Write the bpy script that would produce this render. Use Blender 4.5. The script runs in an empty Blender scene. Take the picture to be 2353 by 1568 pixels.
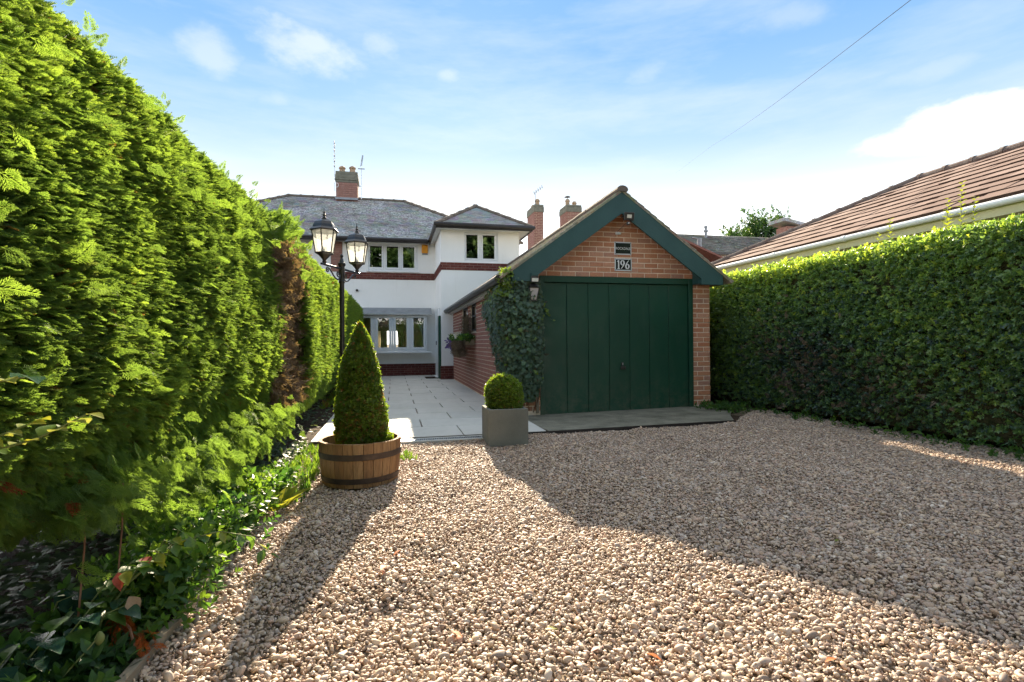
import bpy, bmesh, math, random
import numpy as np
from mathutils import Vector, Matrix

random.seed(7)
rng = np.random.default_rng(11)
S = bpy.context.scene
COL = S.collection

# ------------------------------------------------------------------ camera
CAM_H = 1.05
psi, pit, rho = math.radians(12.8), math.radians(0.19), math.radians(0.43)
F = Vector((math.sin(psi) * math.cos(pit), math.cos(psi) * math.cos(pit), math.sin(pit)))
R0 = Vector((math.cos(psi), -math.sin(psi), 0))
U0 = R0.cross(F)
R = math.cos(rho) * R0 - math.sin(rho) * U0
U = math.sin(rho) * R0 + math.cos(rho) * U0
cam_data = bpy.data.cameras.new('camera')
cam_data.lens = 18.375
cam_data.sensor_width = 36.0
cam_data.clip_start = 0.05
cam_data.clip_end = 3000
cam = bpy.data.objects.new('camera', cam_data)
M = Matrix.Identity(4)
for i in range(3):
    M[i][0], M[i][1], M[i][2] = R[i], U[i], -F[i]
M[2][3] = CAM_H
cam.matrix_world = M
COL.objects.link(cam)
S.camera = cam

# ------------------------------------------------------------------ sun, sky, exposure
SUN = Vector((0.105, 1.0, 0.49)).normalized()
SUN_EL = math.asin(SUN.z)
SUN_AZ = math.atan2(SUN.x, SUN.y)
sd = bpy.data.lights.new('sun', 'SUN')
sd.energy = 3.0
sd.angle = math.radians(0.6)
sd.color = (1.0, 0.83, 0.60)
sun = bpy.data.objects.new('sun', sd)
sun.rotation_euler = SUN.to_track_quat('Z', 'Y').to_euler()
sun.location = (3, 20, 14)
COL.objects.link(sun)

S.view_settings.view_transform = 'Standard'
S.view_settings.look = 'None'
S.view_settings.gamma = 1
S.view_settings.use_curve_mapping = False
S.view_settings.exposure = 2.65
S.cycles.max_bounces = 8
S.cycles.transparent_max_bounces = 12
S.cycles.use_denoising = True
try:
    S.cycles.denoiser = 'OPENIMAGEDENOISE'
    S.cycles.denoising_input_passes = 'RGB_ALBEDO_NORMAL'
    S.cycles.denoising_prefilter = 'NONE'
except Exception:
    pass


def build_world():
    w = bpy.data.worlds.new('World')
    S.world = w
    w.use_nodes = True
    nt = w.node_tree
    N, L = nt.nodes, nt.links
    N.clear()
    out = N.new('ShaderNodeOutputWorld')
    tc = N.new('ShaderNodeTexCoord')

    def math_(op, a, b=None, c=None, clamp=False):
        n = N.new('ShaderNodeMath')
        n.operation = op
        n.use_clamp = clamp
        for i, v in enumerate((a, b, c)):
            if v is None:
                continue
            if isinstance(v, (int, float)):
                n.inputs[i].default_value = v
            else:
                L.new(v, n.inputs[i])
        return n.outputs[0]

    def dot(vec):
        n = N.new('ShaderNodeVectorMath')
        n.operation = 'DOT_PRODUCT'
        L.new(tc.outputs['Generated'], n.inputs[0])
        n.inputs[1].default_value = vec
        return n.outputs['Value']

    sky = N.new('ShaderNodeTexSky')
    sky.sky_type = 'NISHITA'
    sky.sun_disc = False
    sky.sun_elevation = SUN_EL
    sky.sun_rotation = SUN_AZ
    sky.dust_density = 0.2
    sky.air_density = 1.0
    sky.ozone_density = 1.5
    bg1 = N.new('ShaderNodeBackground')
    bg1.inputs['Strength'].default_value = 0.05
    L.new(sky.outputs[0], bg1.inputs['Color'])
    # hazy daylight gradient by elevation with added fill, the same all the way round
    sep = N.new('ShaderNodeSeparateXYZ')
    L.new(tc.outputs['Generated'], sep.inputs[0])
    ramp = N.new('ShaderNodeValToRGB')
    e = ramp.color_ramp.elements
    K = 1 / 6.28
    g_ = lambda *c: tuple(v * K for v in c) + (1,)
    e[0].position, e[0].color = 0.0, g_(4.3, 4.2, 4.02)  # horizon band raised past white, also to fill the shade
    e[1].position, e[1].color = 1.0, g_(1.35, 1.38, 1.42)  # unseen overhead sky brightened as added fill for the shade
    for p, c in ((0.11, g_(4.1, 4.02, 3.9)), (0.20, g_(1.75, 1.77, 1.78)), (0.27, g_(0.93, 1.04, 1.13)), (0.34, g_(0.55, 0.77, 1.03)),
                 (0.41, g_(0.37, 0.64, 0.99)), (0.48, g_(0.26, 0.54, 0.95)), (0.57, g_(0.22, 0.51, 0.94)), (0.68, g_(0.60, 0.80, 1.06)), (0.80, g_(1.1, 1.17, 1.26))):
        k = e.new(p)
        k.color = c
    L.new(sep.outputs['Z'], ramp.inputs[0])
    # clouds, each at its own direction in the sky
    no = N.new('ShaderNodeTexNoise')
    no.inputs['Scale'].default_value = 9
    no.inputs['Detail'].default_value = 7
    no.inputs['Roughness'].default_value = 0.6
    mp = N.new('ShaderNodeMapping')
    mp.inputs['Scale'].default_value = (1, 1, 1.9)
    L.new(tc.outputs['Generated'], mp.inputs[0])
    L.new(mp.outputs[0], no.inputs['Vector'])
    puff = no.outputs[0]
    total = None

    def cloud(az, el, sx, sy, amt, rough=1.3, soft=0.75, flat=0.0):
        az, el = math.radians(az), math.radians(el)
        d = Vector((math.sin(az) * math.cos(el), math.cos(az) * math.cos(el), math.sin(el)))
        t1 = Vector((math.cos(az), -math.sin(az), 0))
        t2 = t1.cross(d)
        front = math_('GREATER_THAN', dot(d), 0.3)
        u = math_('MULTIPLY', dot(t1), 1 / math.radians(sx))
        v = math_('MULTIPLY', dot(t2), 1 / math.radians(sy))
        if flat:
            neg = math_('LESS_THAN', v, 0.0)
            v = math_('MULTIPLY', v, math_('MULTIPLY_ADD', neg, flat, 1.0))
        r2 = math_('ADD', math_('MULTIPLY', u, u), math_('MULTIPLY', v, v))
        r = math_('ADD', math_('SQRT', r2), math_('MULTIPLY', math_('SUBTRACT', puff, 0.5), -rough * 2))
        m = N.new('ShaderNodeMapRange')
        m.interpolation_type = 'SMOOTHSTEP'
        L.new(r, m.inputs[0])
        m.inputs[1].default_value = 1.0
        m.inputs[2].default_value = 1.0 - soft
        m.inputs[3].default_value = 0.0
        m.inputs[4].default_value = amt
        return math_('MULTIPLY', m.outputs[0], front)

    for c in CLOUDS:
        m = cloud(*c)
        total = m if total is None else math_('MAXIMUM', total, m)
    # thin streaky veil low in the sky
    n2 = N.new('ShaderNodeTexNoise')
    n2.inputs['Scale'].default_value = 3.2
    n2.inputs['Detail'].default_value = 6
    n2.inputs['Roughness'].default_value = 0.62
    mp2 = N.new('ShaderNodeMapping')
    mp2.inputs['Scale'].default_value = (1.0, 1.0, 5.0)
    mp2.inputs['Rotation'].default_value = (0.12, 0.1, 0)
    L.new(tc.outputs['Generated'], mp2.inputs[0])
    L.new(mp2.outputs[0], n2.inputs['Vector'])
    veil = N.new('ShaderNodeMapRange')
    L.new(n2.outputs[0], veil.inputs[0])
    veil.inputs[1].default_value = 0.44
    veil.inputs[2].default_value = 0.72
    veil.inputs[4].default_value = 0.3
    total = math_('MAXIMUM', total, veil.outputs[0])
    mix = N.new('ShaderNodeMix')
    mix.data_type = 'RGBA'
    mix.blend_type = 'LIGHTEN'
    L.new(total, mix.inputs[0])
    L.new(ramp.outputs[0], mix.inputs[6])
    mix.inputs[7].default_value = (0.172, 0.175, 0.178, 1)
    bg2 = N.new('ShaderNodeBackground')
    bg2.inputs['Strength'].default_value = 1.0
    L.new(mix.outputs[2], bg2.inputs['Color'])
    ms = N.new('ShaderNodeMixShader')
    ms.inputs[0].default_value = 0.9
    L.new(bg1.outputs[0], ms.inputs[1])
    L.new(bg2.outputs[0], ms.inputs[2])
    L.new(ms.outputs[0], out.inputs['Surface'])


def px_dir(x, y):  # azimuth / elevation in degrees of a sky direction measured on the photograph (2353 px wide)
    d = F + R * ((x - 1176.5) / 1201.0) + U * ((784 - y) / 1201.0)
    return math.degrees(math.atan2(d.x, d.y)), math.degrees(math.atan2(d.z, math.hypot(d.x, d.y)))


CLOUDS = [
    (*px_dir(715, 95), 5.0, 2.9, 0.6, 1.2, 0.9),
    (*px_dir(880, 103), 3.4, 1.7, 0.4, 1.2, 0.95),
    (*px_dir(482, 122), 2.6, 2.3, 0.45, 1.2, 0.95),
    (*px_dir(1028, 172), 1.7, 0.9, 0.35, 1.0, 0.95),
    (*px_dir(640, 230), 2.6, 1.2, 0.3, 1.0, 1.0),
    (*px_dir(2250, 296), 8.2, 2.8, 1.0, 0.45, 0.16, 0.8),
    (*px_dir(1830, 35), 5.5, 1.6, 0.3, 1.2, 1.0),
    (*px_dir(1490, 165), 5.0, 1.6, 0.3, 1.2, 1.0),
    (*px_dir(2130, 160), 4.5, 1.0, 0.25, 1.2, 1.0),
]
build_world()


# ------------------------------------------------------------------ helpers
LOC = {}


def props(o, label=None, cat=None, group=None, kind=None):
    if label: o['label'] = label
    if cat: o['category'] = cat
    if group: o['group'] = group
    if kind: o['kind'] = kind
    return o


def put(o, parent=None):
    COL.objects.link(o)
    if parent is not None:
        o.parent = parent
        o.matrix_parent_inverse = Matrix.Translation(-LOC.get(parent.name, Vector((0, 0, 0))))
    return o


def thing(name, label, cat, loc=(0, 0, 0), group=None):
    o = bpy.data.objects.new(name, None)
    o.empty_display_size = 0.1
    o.location = loc
    COL.objects.link(o)
    LOC[o.name] = Vector(loc)
    return props(o, label, cat, group)


class MB:
    def __init__(s):
        s.v, s.f, s.m = [], [], []

    def add(s, vs, fs, mi=0):
        b = len(s.v)
        s.v.extend(tuple(v) for v in vs)
        s.f.extend(tuple(b + i for i in f) for f in fs)
        s.m.extend([mi] * len(fs))
        return s

    def box(s, x0, x1, y0, y1, z0, z1, mi=0, ch=0.0):
        if ch <= 0:
            vs = [(x, y, z) for z in (z0, z1) for y in (y0, y1) for x in (x0, x1)]
            return s.add(vs, [(0, 2, 3, 1), (4, 5, 7, 6), (0, 1, 5, 4), (1, 3, 7, 5), (3, 2, 6, 7), (2, 0, 4, 6)], mi)
        bm = bmesh.new()
        bmesh.ops.create_cube(bm, size=1)
        for v in bm.verts:
            v.co = Vector(((x0 + x1) / 2 + v.co.x * (x1 - x0), (y0 + y1) / 2 + v.co.y * (y1 - y0), (z0 + z1) / 2 + v.co.z * (z1 - z0)))
        bmesh.ops.bevel(bm, geom=list(bm.edges), offset=ch, segments=1, affect='EDGES')
        bm.verts.index_update()
        s.add([v.co for v in bm.verts], [[v.index for v in f.verts] for f in bm.faces], mi)
        bm.free()
        return s

    def quad(s, a, b, c, d, mi=0):
        return s.add([a, b, c, d], [(0, 1, 2, 3)], mi)

    def prism(s, poly, axis, d0, d1, mi=0):
        """poly: 2D points; axis 'y' -> (x,z), 'x' -> (y,z), 'z' -> (x,y)"""
        def P(p, d):
            return {'y': (p[0], d, p[1]), 'x': (d, p[0], p[1]), 'z': (p[0], p[1], d)}[axis]
        n = len(poly)
        vs = [P(p, d0) for p in poly] + [P(p, d1) for p in poly]
        fs = [tuple(range(n)), tuple(range(2 * n - 1, n - 1, -1))]
        fs += [(i, i + n, (i + 1) % n + n, (i + 1) % n) for i in range(n)]
        return s.add(vs, fs, mi)

    def tube(s, pts, rad, n=8, mi=0, cap=True):
        pts = [Vector(p) for p in pts]
        rads = rad if isinstance(rad, (list, tuple)) else [rad] * len(pts)
        ring0 = len(s.v)
        prev = None
        for i, p in enumerate(pts):
            t = (pts[min(i + 1, len(pts) - 1)] - pts[max(i - 1, 0)]).normalized()
            if prev is None:
                a = t.orthogonal().normalized()
            else:
                a = (prev - t * prev.dot(t)).normalized()
            prev = a
            b = t.cross(a)
            for k in range(n):
                q = 2 * math.pi * k / n
                s.v.append(tuple(p + (a * math.cos(q) + b * math.sin(q)) * rads[i]))
        for i in range(len(pts) - 1):
            for k in range(n):
                s.f.append((ring0 + i * n + k, ring0 + i * n + (k + 1) % n, ring0 + (i + 1) * n + (k + 1) % n, ring0 + (i + 1) * n + k))
                s.m.append(mi)
        if cap:
            s.f.append(tuple(ring0 + k for k in range(n - 1, -1, -1)))
            s.m.append(mi)
            e = ring0 + (len(pts) - 1) * n
            s.f.append(tuple(e + k for k in range(n)))
            s.m.append(mi)
        return s

    def lathe(s, prof, n=24, c=(0, 0, 0), mi=0, a0=0.0, cap=True):
        b = len(s.v)
        for r, z in prof:
            for k in range(n):
                q = 2 * math.pi * k / n + a0
                s.v.append((c[0] + r * math.cos(q), c[1] + r * math.sin(q), c[2] + z))
        for i in range(len(prof) - 1):
            for k in range(n):
                s.f.append((b + i * n + k, b + i * n + (k + 1) % n, b + (i + 1) * n + (k + 1) % n, b + (i + 1) * n + k))
                s.m.append(mi)
        if cap:
            if prof[0][0] > 1e-5:
                s.f.append(tuple(b + k for k in range(n - 1, -1, -1)))
                s.m.append(mi)
            if prof[-1][0] > 1e-5:
                e = b + (len(prof) - 1) * n
                s.f.append(tuple(e + k for k in range(n)))
                s.m.append(mi)
        return s

    def mesh(s, name, mats, smooth=False):
        me = bpy.data.meshes.new(name)
        me.from_pydata(s.v, [], s.f)
        for m in (mats if isinstance(mats, (list, tuple)) else [mats]):
            me.materials.append(m)
        if any(s.m):
            me.polygons.foreach_set('material_index', s.m)
        if smooth:
            me.polygons.foreach_set('use_smooth', [True] * len(me.polygons))
        me.update()
        return me

    def build(s, name, mats, parent=None, smooth=False, **kw):
        me = s.mesh(name, mats, smooth)
        if smooth:
            try:
                me.set_sharp_from_angle(angle=math.radians(40))
            except Exception:
                pass
        o = bpy.data.objects.new(name, me)
        put(o, parent)
        return props(o, **kw)


def place(me, name, loc, parent=None, rot=(0, 0, 0), scale=(1, 1, 1)):
    o = bpy.data.objects.new(name, me)
    o.location = loc
    o.rotation_euler = rot
    o.scale = scale
    return put(o, parent)


# ------------------------------------------------------------------ materials
def lin(c):
    return tuple(c) + (1,) if len(c) == 3 else c


class Mat:
    """small node-graph builder around a Principled BSDF"""
    def __init__(s, name, base=(0.5, 0.5, 0.5), rough=0.7, spec=0.5, metal=0.0):
        s.m = bpy.data.materials.new(name)
        s.m.use_nodes = True
        s.nt = s.m.node_tree
        s.N, s.L = s.nt.nodes, s.nt.links
        s.b = s.N['Principled BSDF']
        s.out = s.N['Material Output']
        s.b.inputs['Base Color'].default_value = lin(base)
        s.b.inputs['Roughness'].default_value = rough
        s.b.inputs['Specular IOR Level'].default_value = spec
        s.b.inputs['Metallic'].default_value = metal
        s.tc = s.N.new('ShaderNodeTexCoord')
        s.col = None

    def noise(s, scale, detail=4, rough=0.55, stretch=None, vec=None, space='Object'):
        n = s.N.new('ShaderNodeTexNoise')
        n.inputs['Scale'].default_value = scale
        n.inputs['Detail'].default_value = detail
        n.inputs['Roughness'].default_value = rough
        v = vec or s.tc.outputs[space]
        if stretch:
            mp = s.N.new('ShaderNodeMapping')
            mp.inputs['Scale'].default_value = stretch
            s.L.new(v, mp.inputs[0])
            v = mp.outputs[0]
        s.L.new(v, n.inputs['Vector'])
        return n.outputs[0]

    def geo(s):
        g = s.N.new('ShaderNodeNewGeometry')
        return g.outputs['Position']

    def ramp(s, fac, stops, interp='LINEAR'):
        r = s.N.new('ShaderNodeValToRGB')
        e = r.color_ramp.elements
        r.color_ramp.interpolation = interp
        e[0].position, e[0].color = stops[0][0], lin(stops[0][1])
        e[1].position, e[1].color = stops[-1][0], lin(stops[-1][1])
        for p, c in stops[1:-1]:
            k = e.new(p)
            k.color = lin(c)
        s.L.new(fac, r.inputs[0])
        return r.outputs[0]

    def mix(s, fac, a, b, mode='MIX'):
        n = s.N.new('ShaderNodeMix')
        n.data_type = 'RGBA'
        n.blend_type = mode
        for i, v in ((0, fac), (6, a), (7, b)):
            if isinstance(v, (int, float)):
                n.inputs[i].default_value = v
            elif isinstance(v, tuple):
                n.inputs[i].default_value = lin(v)
            else:
                s.L.new(v, n.inputs[i])
        return n.outputs[2]

    def rng(s, v, a, b, c=0.0, d=1.0):
        n = s.N.new('ShaderNodeMapRange')
        s.L.new(v, n.inputs[0])
        for i, q in enumerate((a, b, c, d)):
            n.inputs[i + 1].default_value = q
        return n.outputs[0]

    def rand(s):
        return s.N.new('ShaderNodeObjectInfo').outputs['Random']

    def attr(s, name, kind='INSTANCER'):
        n = s.N.new('ShaderNodeAttribute')
        n.attribute_type = kind
        n.attribute_name = name
        return n.outputs['Fac']

    def color(s, c):
        s.L.new(c, s.b.inputs['Base Color'])
        s.col = c
        return s

    def rough(s, v):
        s.L.new(v, s.b.inputs['Roughness'])
        return s

    def bump(s, h, strength=0.3, dist=0.01):
        n = s.N.new('ShaderNodeBump')
        n.inputs['Strength'].default_value = strength
        n.inputs['Distance'].default_value = dist
        s.L.new(h, n.inputs['Height'])
        s.L.new(n.outputs[0], s.b.inputs['Normal'])
        return s

    def translucent(s, col, amount=0.4):
        t = s.N.new('ShaderNodeBsdfTranslucent')
        if isinstance(col, tuple):
            t.inputs['Color'].default_value = lin(col)
        else:
            s.L.new(col, t.inputs['Color'])
        m = s.N.new('ShaderNodeMixShader')
        m.inputs[0].default_value = amount
        s.L.new(s.b.outputs[0], m.inputs[1])
        s.L.new(t.outputs[0], m.inputs[2])
        s.L.new(m.outputs[0], s.out.inputs['Surface'])
        return s


def simple(name, c1, c2, rough=0.7, scale=8, spec=0.4, bump=0.0, bscale=60, metal=0.0, detail=5, dist=0.01, space='Object', pos=False):
    m = Mat(name, c1, rough, spec, metal)
    vec = m.geo() if pos else None
    n = m.noise(scale, detail, 0.6, vec=vec, space=space)
    m.color(m.ramp(n, [(0.32, c1), (0.68, c2)]))
    if bump:
        m.bump(m.noise(bscale, 4, 0.6, vec=vec, space=space), bump, dist)
    return m.m


def brick_mat(name, cols, crease=0.25):
    m = Mat(name, cols[0], 0.88, 0.25)
    r = m.rand()
    n = len(cols)
    base = m.ramp(r, [(i / (n - 1), c) for i, c in enumerate(cols)])
    g = m.geo()
    n1 = m.noise(38, 6, 0.65, vec=g)
    n2 = m.noise(7, 3, 0.5, vec=g)
    c = m.mix(m.rng(n1, 0.35, 0.75, 0.0, 0.55), base, (cols[0][0] * 0.5, cols[0][1] * 0.45, cols[0][2] * 0.45))
    c = m.mix(m.rng(n2, 0.45, 0.8, 0.0, 0.35), c, (cols[-1][0] * 1.1 + 0.05, cols[-1][1] * 1.2 + 0.05, cols[-1][2] * 1.2 + 0.05))
    m.color(c)
    m.bump(n1, 0.5, 0.004)
    return m.m


MT = {}
MT['brick'] = brick_mat('orange_brick', [(0.60, 0.285, 0.165), (0.52, 0.215, 0.115), (0.64, 0.34, 0.22), (0.47, 0.255, 0.19), (0.57, 0.245, 0.13)])
MT['brick_side'] = brick_mat('red_side_brick', [(0.42, 0.18, 0.13), (0.34, 0.135, 0.10), (0.46, 0.23, 0.175), (0.38, 0.175, 0.14)])
MT['brick_dark'] = brick_mat('dark_red_brick', [(0.16, 0.045, 0.035), (0.11, 0.03, 0.026), (0.19, 0.06, 0.045)])
MT['brick_far'] = brick_mat('weathered_chimney_brick', [(0.36, 0.185, 0.145), (0.29, 0.145, 0.115), (0.42, 0.245, 0.20)])
MT['mortar'] = simple('lime_mortar', (0.86, 0.71, 0.56), (0.76, 0.62, 0.48), 0.95, 30, 0.1, 0.3, 200, pos=True)
MT['mortar_dark'] = simple('grey_mortar', (0.30, 0.20, 0.17), (0.24, 0.15, 0.13), 0.95, 30, 0.1, 0.3, 200, pos=True)


def render_wall():
    m = Mat('white_render', (0.78, 0.78, 0.76), 0.85, 0.2)
    g = m.geo()
    n = m.noise(0.9, 5, 0.6, vec=g)
    c = m.ramp(n, [(0.3, (0.83, 0.825, 0.80)), (0.7, (0.89, 0.885, 0.87))])
    st = m.noise(2.2, 5, 0.65, (3.5, 3.5, 0.35), vec=g)
    c = m.mix(m.rng(st, 0.56, 0.78, 0, 0.22), c, (0.60, 0.58, 0.53))
    m.color(c)
    m.bump(m.noise(90, 4, 0.6, vec=g), 0.25, 0.004)
    return m.m


MT['render'] = render_wall()
MT['upvc'] = simple('white_window_plastic', (0.80, 0.81, 0.82), (0.76, 0.77, 0.78), 0.3, 3, 0.5)
MT['soffit'] = simple('white_painted_board', (0.70, 0.70, 0.68), (0.64, 0.64, 0.61), 0.6, 5, 0.4)
MT['black_plastic'] = simple('black_gutter_plastic', (0.022, 0.018, 0.018), (0.035, 0.03, 0.03), 0.35, 6, 0.5)
MT['black_iron'] = simple('black_painted_iron', (0.012, 0.012, 0.014), (0.03, 0.028, 0.027), 0.3, 25, 0.6, 0.15, 60)
MT['dull_black'] = simple('dull_black_sheath', (0.012, 0.012, 0.013), (0.018, 0.018, 0.018), 0.9, 5, 0.05)
MT['teal'] = simple('teal_green_painted_timber', (0.022, 0.072, 0.07), (0.03, 0.088, 0.085), 0.5, 4, 0.5, 0.25, 30, pos=True)


def door_mat():
    m = Mat('dark_green_painted_steel', (0.006, 0.045, 0.03), 0.42, 0.4)
    g = m.geo()
    n = m.noise(1.4, 4, 0.5, vec=g)
    c = m.ramp(n, [(0.3, (0.005, 0.050, 0.028)), (0.7, (0.007, 0.062, 0.035))])
    d = m.noise(4, 5, 0.65, (1, 1, 0.5), vec=g)
    c = m.mix(m.rng(d, 0.5, 0.8, 0, 0.22), c, (0.09, 0.12, 0.085))
    lo = m.N.new('ShaderNodeSeparateXYZ')
    m.L.new(g, lo.inputs[0])
    sp = m.mix(1.0, m.rng(lo.outputs['Z'], 0.55, 0.0), m.rng(m.noise(9, 6, 0.7, vec=g), 0.42, 0.7), 'MULTIPLY')
    c = m.mix(m.mix(1.0, sp, (0.55, 0.55, 0.55), 'MULTIPLY'), c, (0.13, 0.12, 0.085))
    m.color(c)
    m.rough(m.rng(m.noise(6, 4, 0.6, vec=g), 0.3, 0.7, 0.33, 0.5))
    m.bump(m.noise(260, 3, 0.6, vec=g), 0.12, 0.002)
    return m.m


MT['door_green'] = door_mat()


def slate_mat(name, a, b, lichen_glint, amt, seed=0.0):
    m = Mat(name, a, 0.62, 0.45)
    g = m.geo()
    n = m.noise(5, 6, 0.62, vec=g)
    c = m.ramp(n, [(0.3, a), (0.7, b)])
    vo = m.N.new('ShaderNodeTexVoronoi')
    vo.inputs['Scale'].default_value = 4.5
    m.L.new(g, vo.inputs['Vector'])
    c = m.mix(0.25, c, vo.outputs['Color'], 'SOFT_LIGHT')
    big = m.noise(0.75, 5, 0.6, vec=g)
    fine = m.noise(16, 5, 0.7, vec=g)
    k = m.N.new('ShaderNodeMath')
    k.operation = 'MULTIPLY'
    m.L.new(m.rng(big, 0.32, 0.58), k.inputs[0])
    m.L.new(m.rng(fine, 0.42, 0.62, 0, amt), k.inputs[1])
    c = m.mix(k.outputs[0], c, lichen_glint)
    moss = m.noise(1.3, 6, 0.7, vec=g)
    c = m.mix(m.rng(moss, 0.60, 0.70, 0, 0.7), c, (a[0] * 0.45, a[1] * 0.45, a[2] * 0.42))
    m.color(c)
    m.bump(fine, 0.4, 0.006)
    return m.m


MT['slate'] = slate_mat('weathered_grey_tile', (0.16, 0.165, 0.165), (0.26, 0.265, 0.265), (0.66, 0.67, 0.66), 0.95)  # pale marks mix lichen with roof glints painted into the colour
MT['slate_new'] = slate_mat('plain_grey_tile', (0.22, 0.23, 0.235), (0.31, 0.32, 0.325), (0.46, 0.47, 0.47), 0.6)
MT['garage_tile'] = slate_mat('mossy_buff_tile', (0.24, 0.22, 0.17), (0.34, 0.31, 0.24), (0.62, 0.58, 0.46), 0.9)
MT['ridge'] = simple('stained_ridge_tile', (0.20, 0.16, 0.13), (0.11, 0.095, 0.08), 0.85, 6, 0.2, 0.5, 40, pos=True)
MT['ridge_dark'] = simple('dark_clay_hip_tile', (0.12, 0.075, 0.065), (0.19, 0.16, 0.14), 0.85, 9, 0.2, 0.5, 40, pos=True)


def btile():
    m = Mat('brown_concrete_tile', (0.26, 0.16, 0.125), 0.9, 0.12)
    g = m.geo()
    r = m.rand()
    c = m.ramp(r, [(0, (0.18, 0.125, 0.108)), (0.5, (0.225, 0.16, 0.138)), (1, (0.27, 0.20, 0.175))])
    n = m.noise(3, 6, 0.65, vec=g)
    c = m.mix(m.rng(n, 0.48, 0.7, 0, 0.45), c, (0.17, 0.11, 0.085))
    f = m.noise(45, 4, 0.7, vec=g)
    c = m.mix(m.rng(f, 0.6, 0.72, 0, 0.4), c, (0.36, 0.31, 0.26))
    m.color(c)
    m.bump(f, 0.35, 0.004)
    return m.m


MT['btile'] = btile()
MT['tile_edge'] = simple('shade_toned_tile_edge', (0.055, 0.034, 0.027), (0.085, 0.055, 0.043), 0.95, 12, 0.05, 0.4, 50, pos=True)  # tile fronts coloured dark to carry the shade on them
MT['lead'] = simple('grey_lead', (0.20, 0.215, 0.23), (0.28, 0.30, 0.32), 0.5, 5, 0.5, 0.2, 20, pos=True)
MT['lead_edge'] = simple('pale_lead_trim', (0.62, 0.63, 0.63), (0.55, 0.56, 0.57), 0.5, 5, 0.5)
MT['pot'] = simple('buff_clay', (0.42, 0.30, 0.20), (0.34, 0.25, 0.17), 0.85, 8, 0.2, 0.3, 40, pos=True)
MT['pot_grey'] = simple('lichen_covered_cement', (0.23, 0.225, 0.18), (0.15, 0.15, 0.12), 0.95, 9, 0.1, 0.6, 35, pos=True)
MT['cream'] = simple('pale_yellow_render', (0.66, 0.62, 0.40), (0.60, 0.56, 0.36), 0.85, 3, 0.2, 0.2, 60, pos=True)
MT['steel'] = simple('brushed_steel', (0.62, 0.63, 0.64), (0.55, 0.56, 0.57), 0.35, 20, 0.5, metal=0.9)
MT['white_paint'] = simple('white_paint', (0.80, 0.80, 0.79), (0.75, 0.75, 0.74), 0.5, 10, 0.4)
MT['sign_black'] = simple('black_acrylic', (0.015, 0.018, 0.02), (0.02, 0.022, 0.024), 0.08, 5, 0.6)
MT['orange_plastic'] = simple('orange_plastic', (0.80, 0.33, 0.02), (0.74, 0.30, 0.02), 0.4, 5, 0.5)
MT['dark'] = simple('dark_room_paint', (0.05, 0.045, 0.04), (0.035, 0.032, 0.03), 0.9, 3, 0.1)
MT['curtain'] = simple('pale_blue_curtain_cloth', (0.55, 0.58, 0.58), (0.48, 0.52, 0.53), 0.9, 12, 0.1)
MT['curtain_gold'] = simple('gold_curtain_cloth', (0.50, 0.29, 0.10), (0.40, 0.22, 0.08), 0.9, 12, 0.1)
MT['planter'] = None
MT['sheer'] = leaf_part_sheer = simple('cream_curtain_cloth', (0.7, 0.62, 0.45), (0.62, 0.55, 0.40), 0.9, 12, 0.1)
MT['mat_brown'] = simple('brown_coir', (0.05, 0.035, 0.028), (0.03, 0.022, 0.018), 0.95, 60, 0.1, 0.5, 200)
MT['soil'] = simple('dark_soil', (0.045, 0.033, 0.024), (0.085, 0.063, 0.045), 0.95, 14, 0.1, 0.8, 50, dist=0.03, pos=True)
MT['bark'] = simple('grey_brown_bark', (0.10, 0.075, 0.055), (0.17, 0.13, 0.10), 0.95, 14, 0.1, 0.7, 45, pos=True)
MT['twig'] = simple('reddish_brown_twig', (0.19, 0.09, 0.055), (0.26, 0.14, 0.085), 0.85, 30, 0.2)
MT['green_stem'] = simple('green_stem', (0.12, 0.17, 0.05), (0.18, 0.20, 0.07), 0.7, 20, 0.3)
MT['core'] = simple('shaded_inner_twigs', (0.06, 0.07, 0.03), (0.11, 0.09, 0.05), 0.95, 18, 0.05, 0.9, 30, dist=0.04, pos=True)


def concrete(name, a, b, spots=0.3):
    m = Mat(name, a, 0.85, 0.25)
    g = m.geo()
    c = m.ramp(m.noise(3.5, 6, 0.65, vec=g), [(0.3, a), (0.7, b)])
    f = m.noise(120, 3, 0.7, vec=g)
    c = m.mix(m.rng(f, 0.55, 0.75, 0, spots), c, (b[0] * 1.7, b[1] * 1.7, b[2] * 1.7))
    c = m.mix(m.rng(f, 0.42, 0.28, 0, spots), c, (a[0] * 0.5, a[1] * 0.5, a[2] * 0.5))
    m.color(c)
    m.bump(f, 0.3, 0.003)
    return m


MT['planter'] = concrete('grey_cast_concrete', (0.15, 0.155, 0.135), (0.21, 0.215, 0.19), 0.25).m
MT['apron'] = concrete('stained_concrete', (0.095, 0.095, 0.072), (0.255, 0.245, 0.195), 0.5).m
MT['pale_concrete'] = concrete('pale_concrete', (0.42, 0.42, 0.39), (0.50, 0.50, 0.47), 0.2).m


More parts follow.
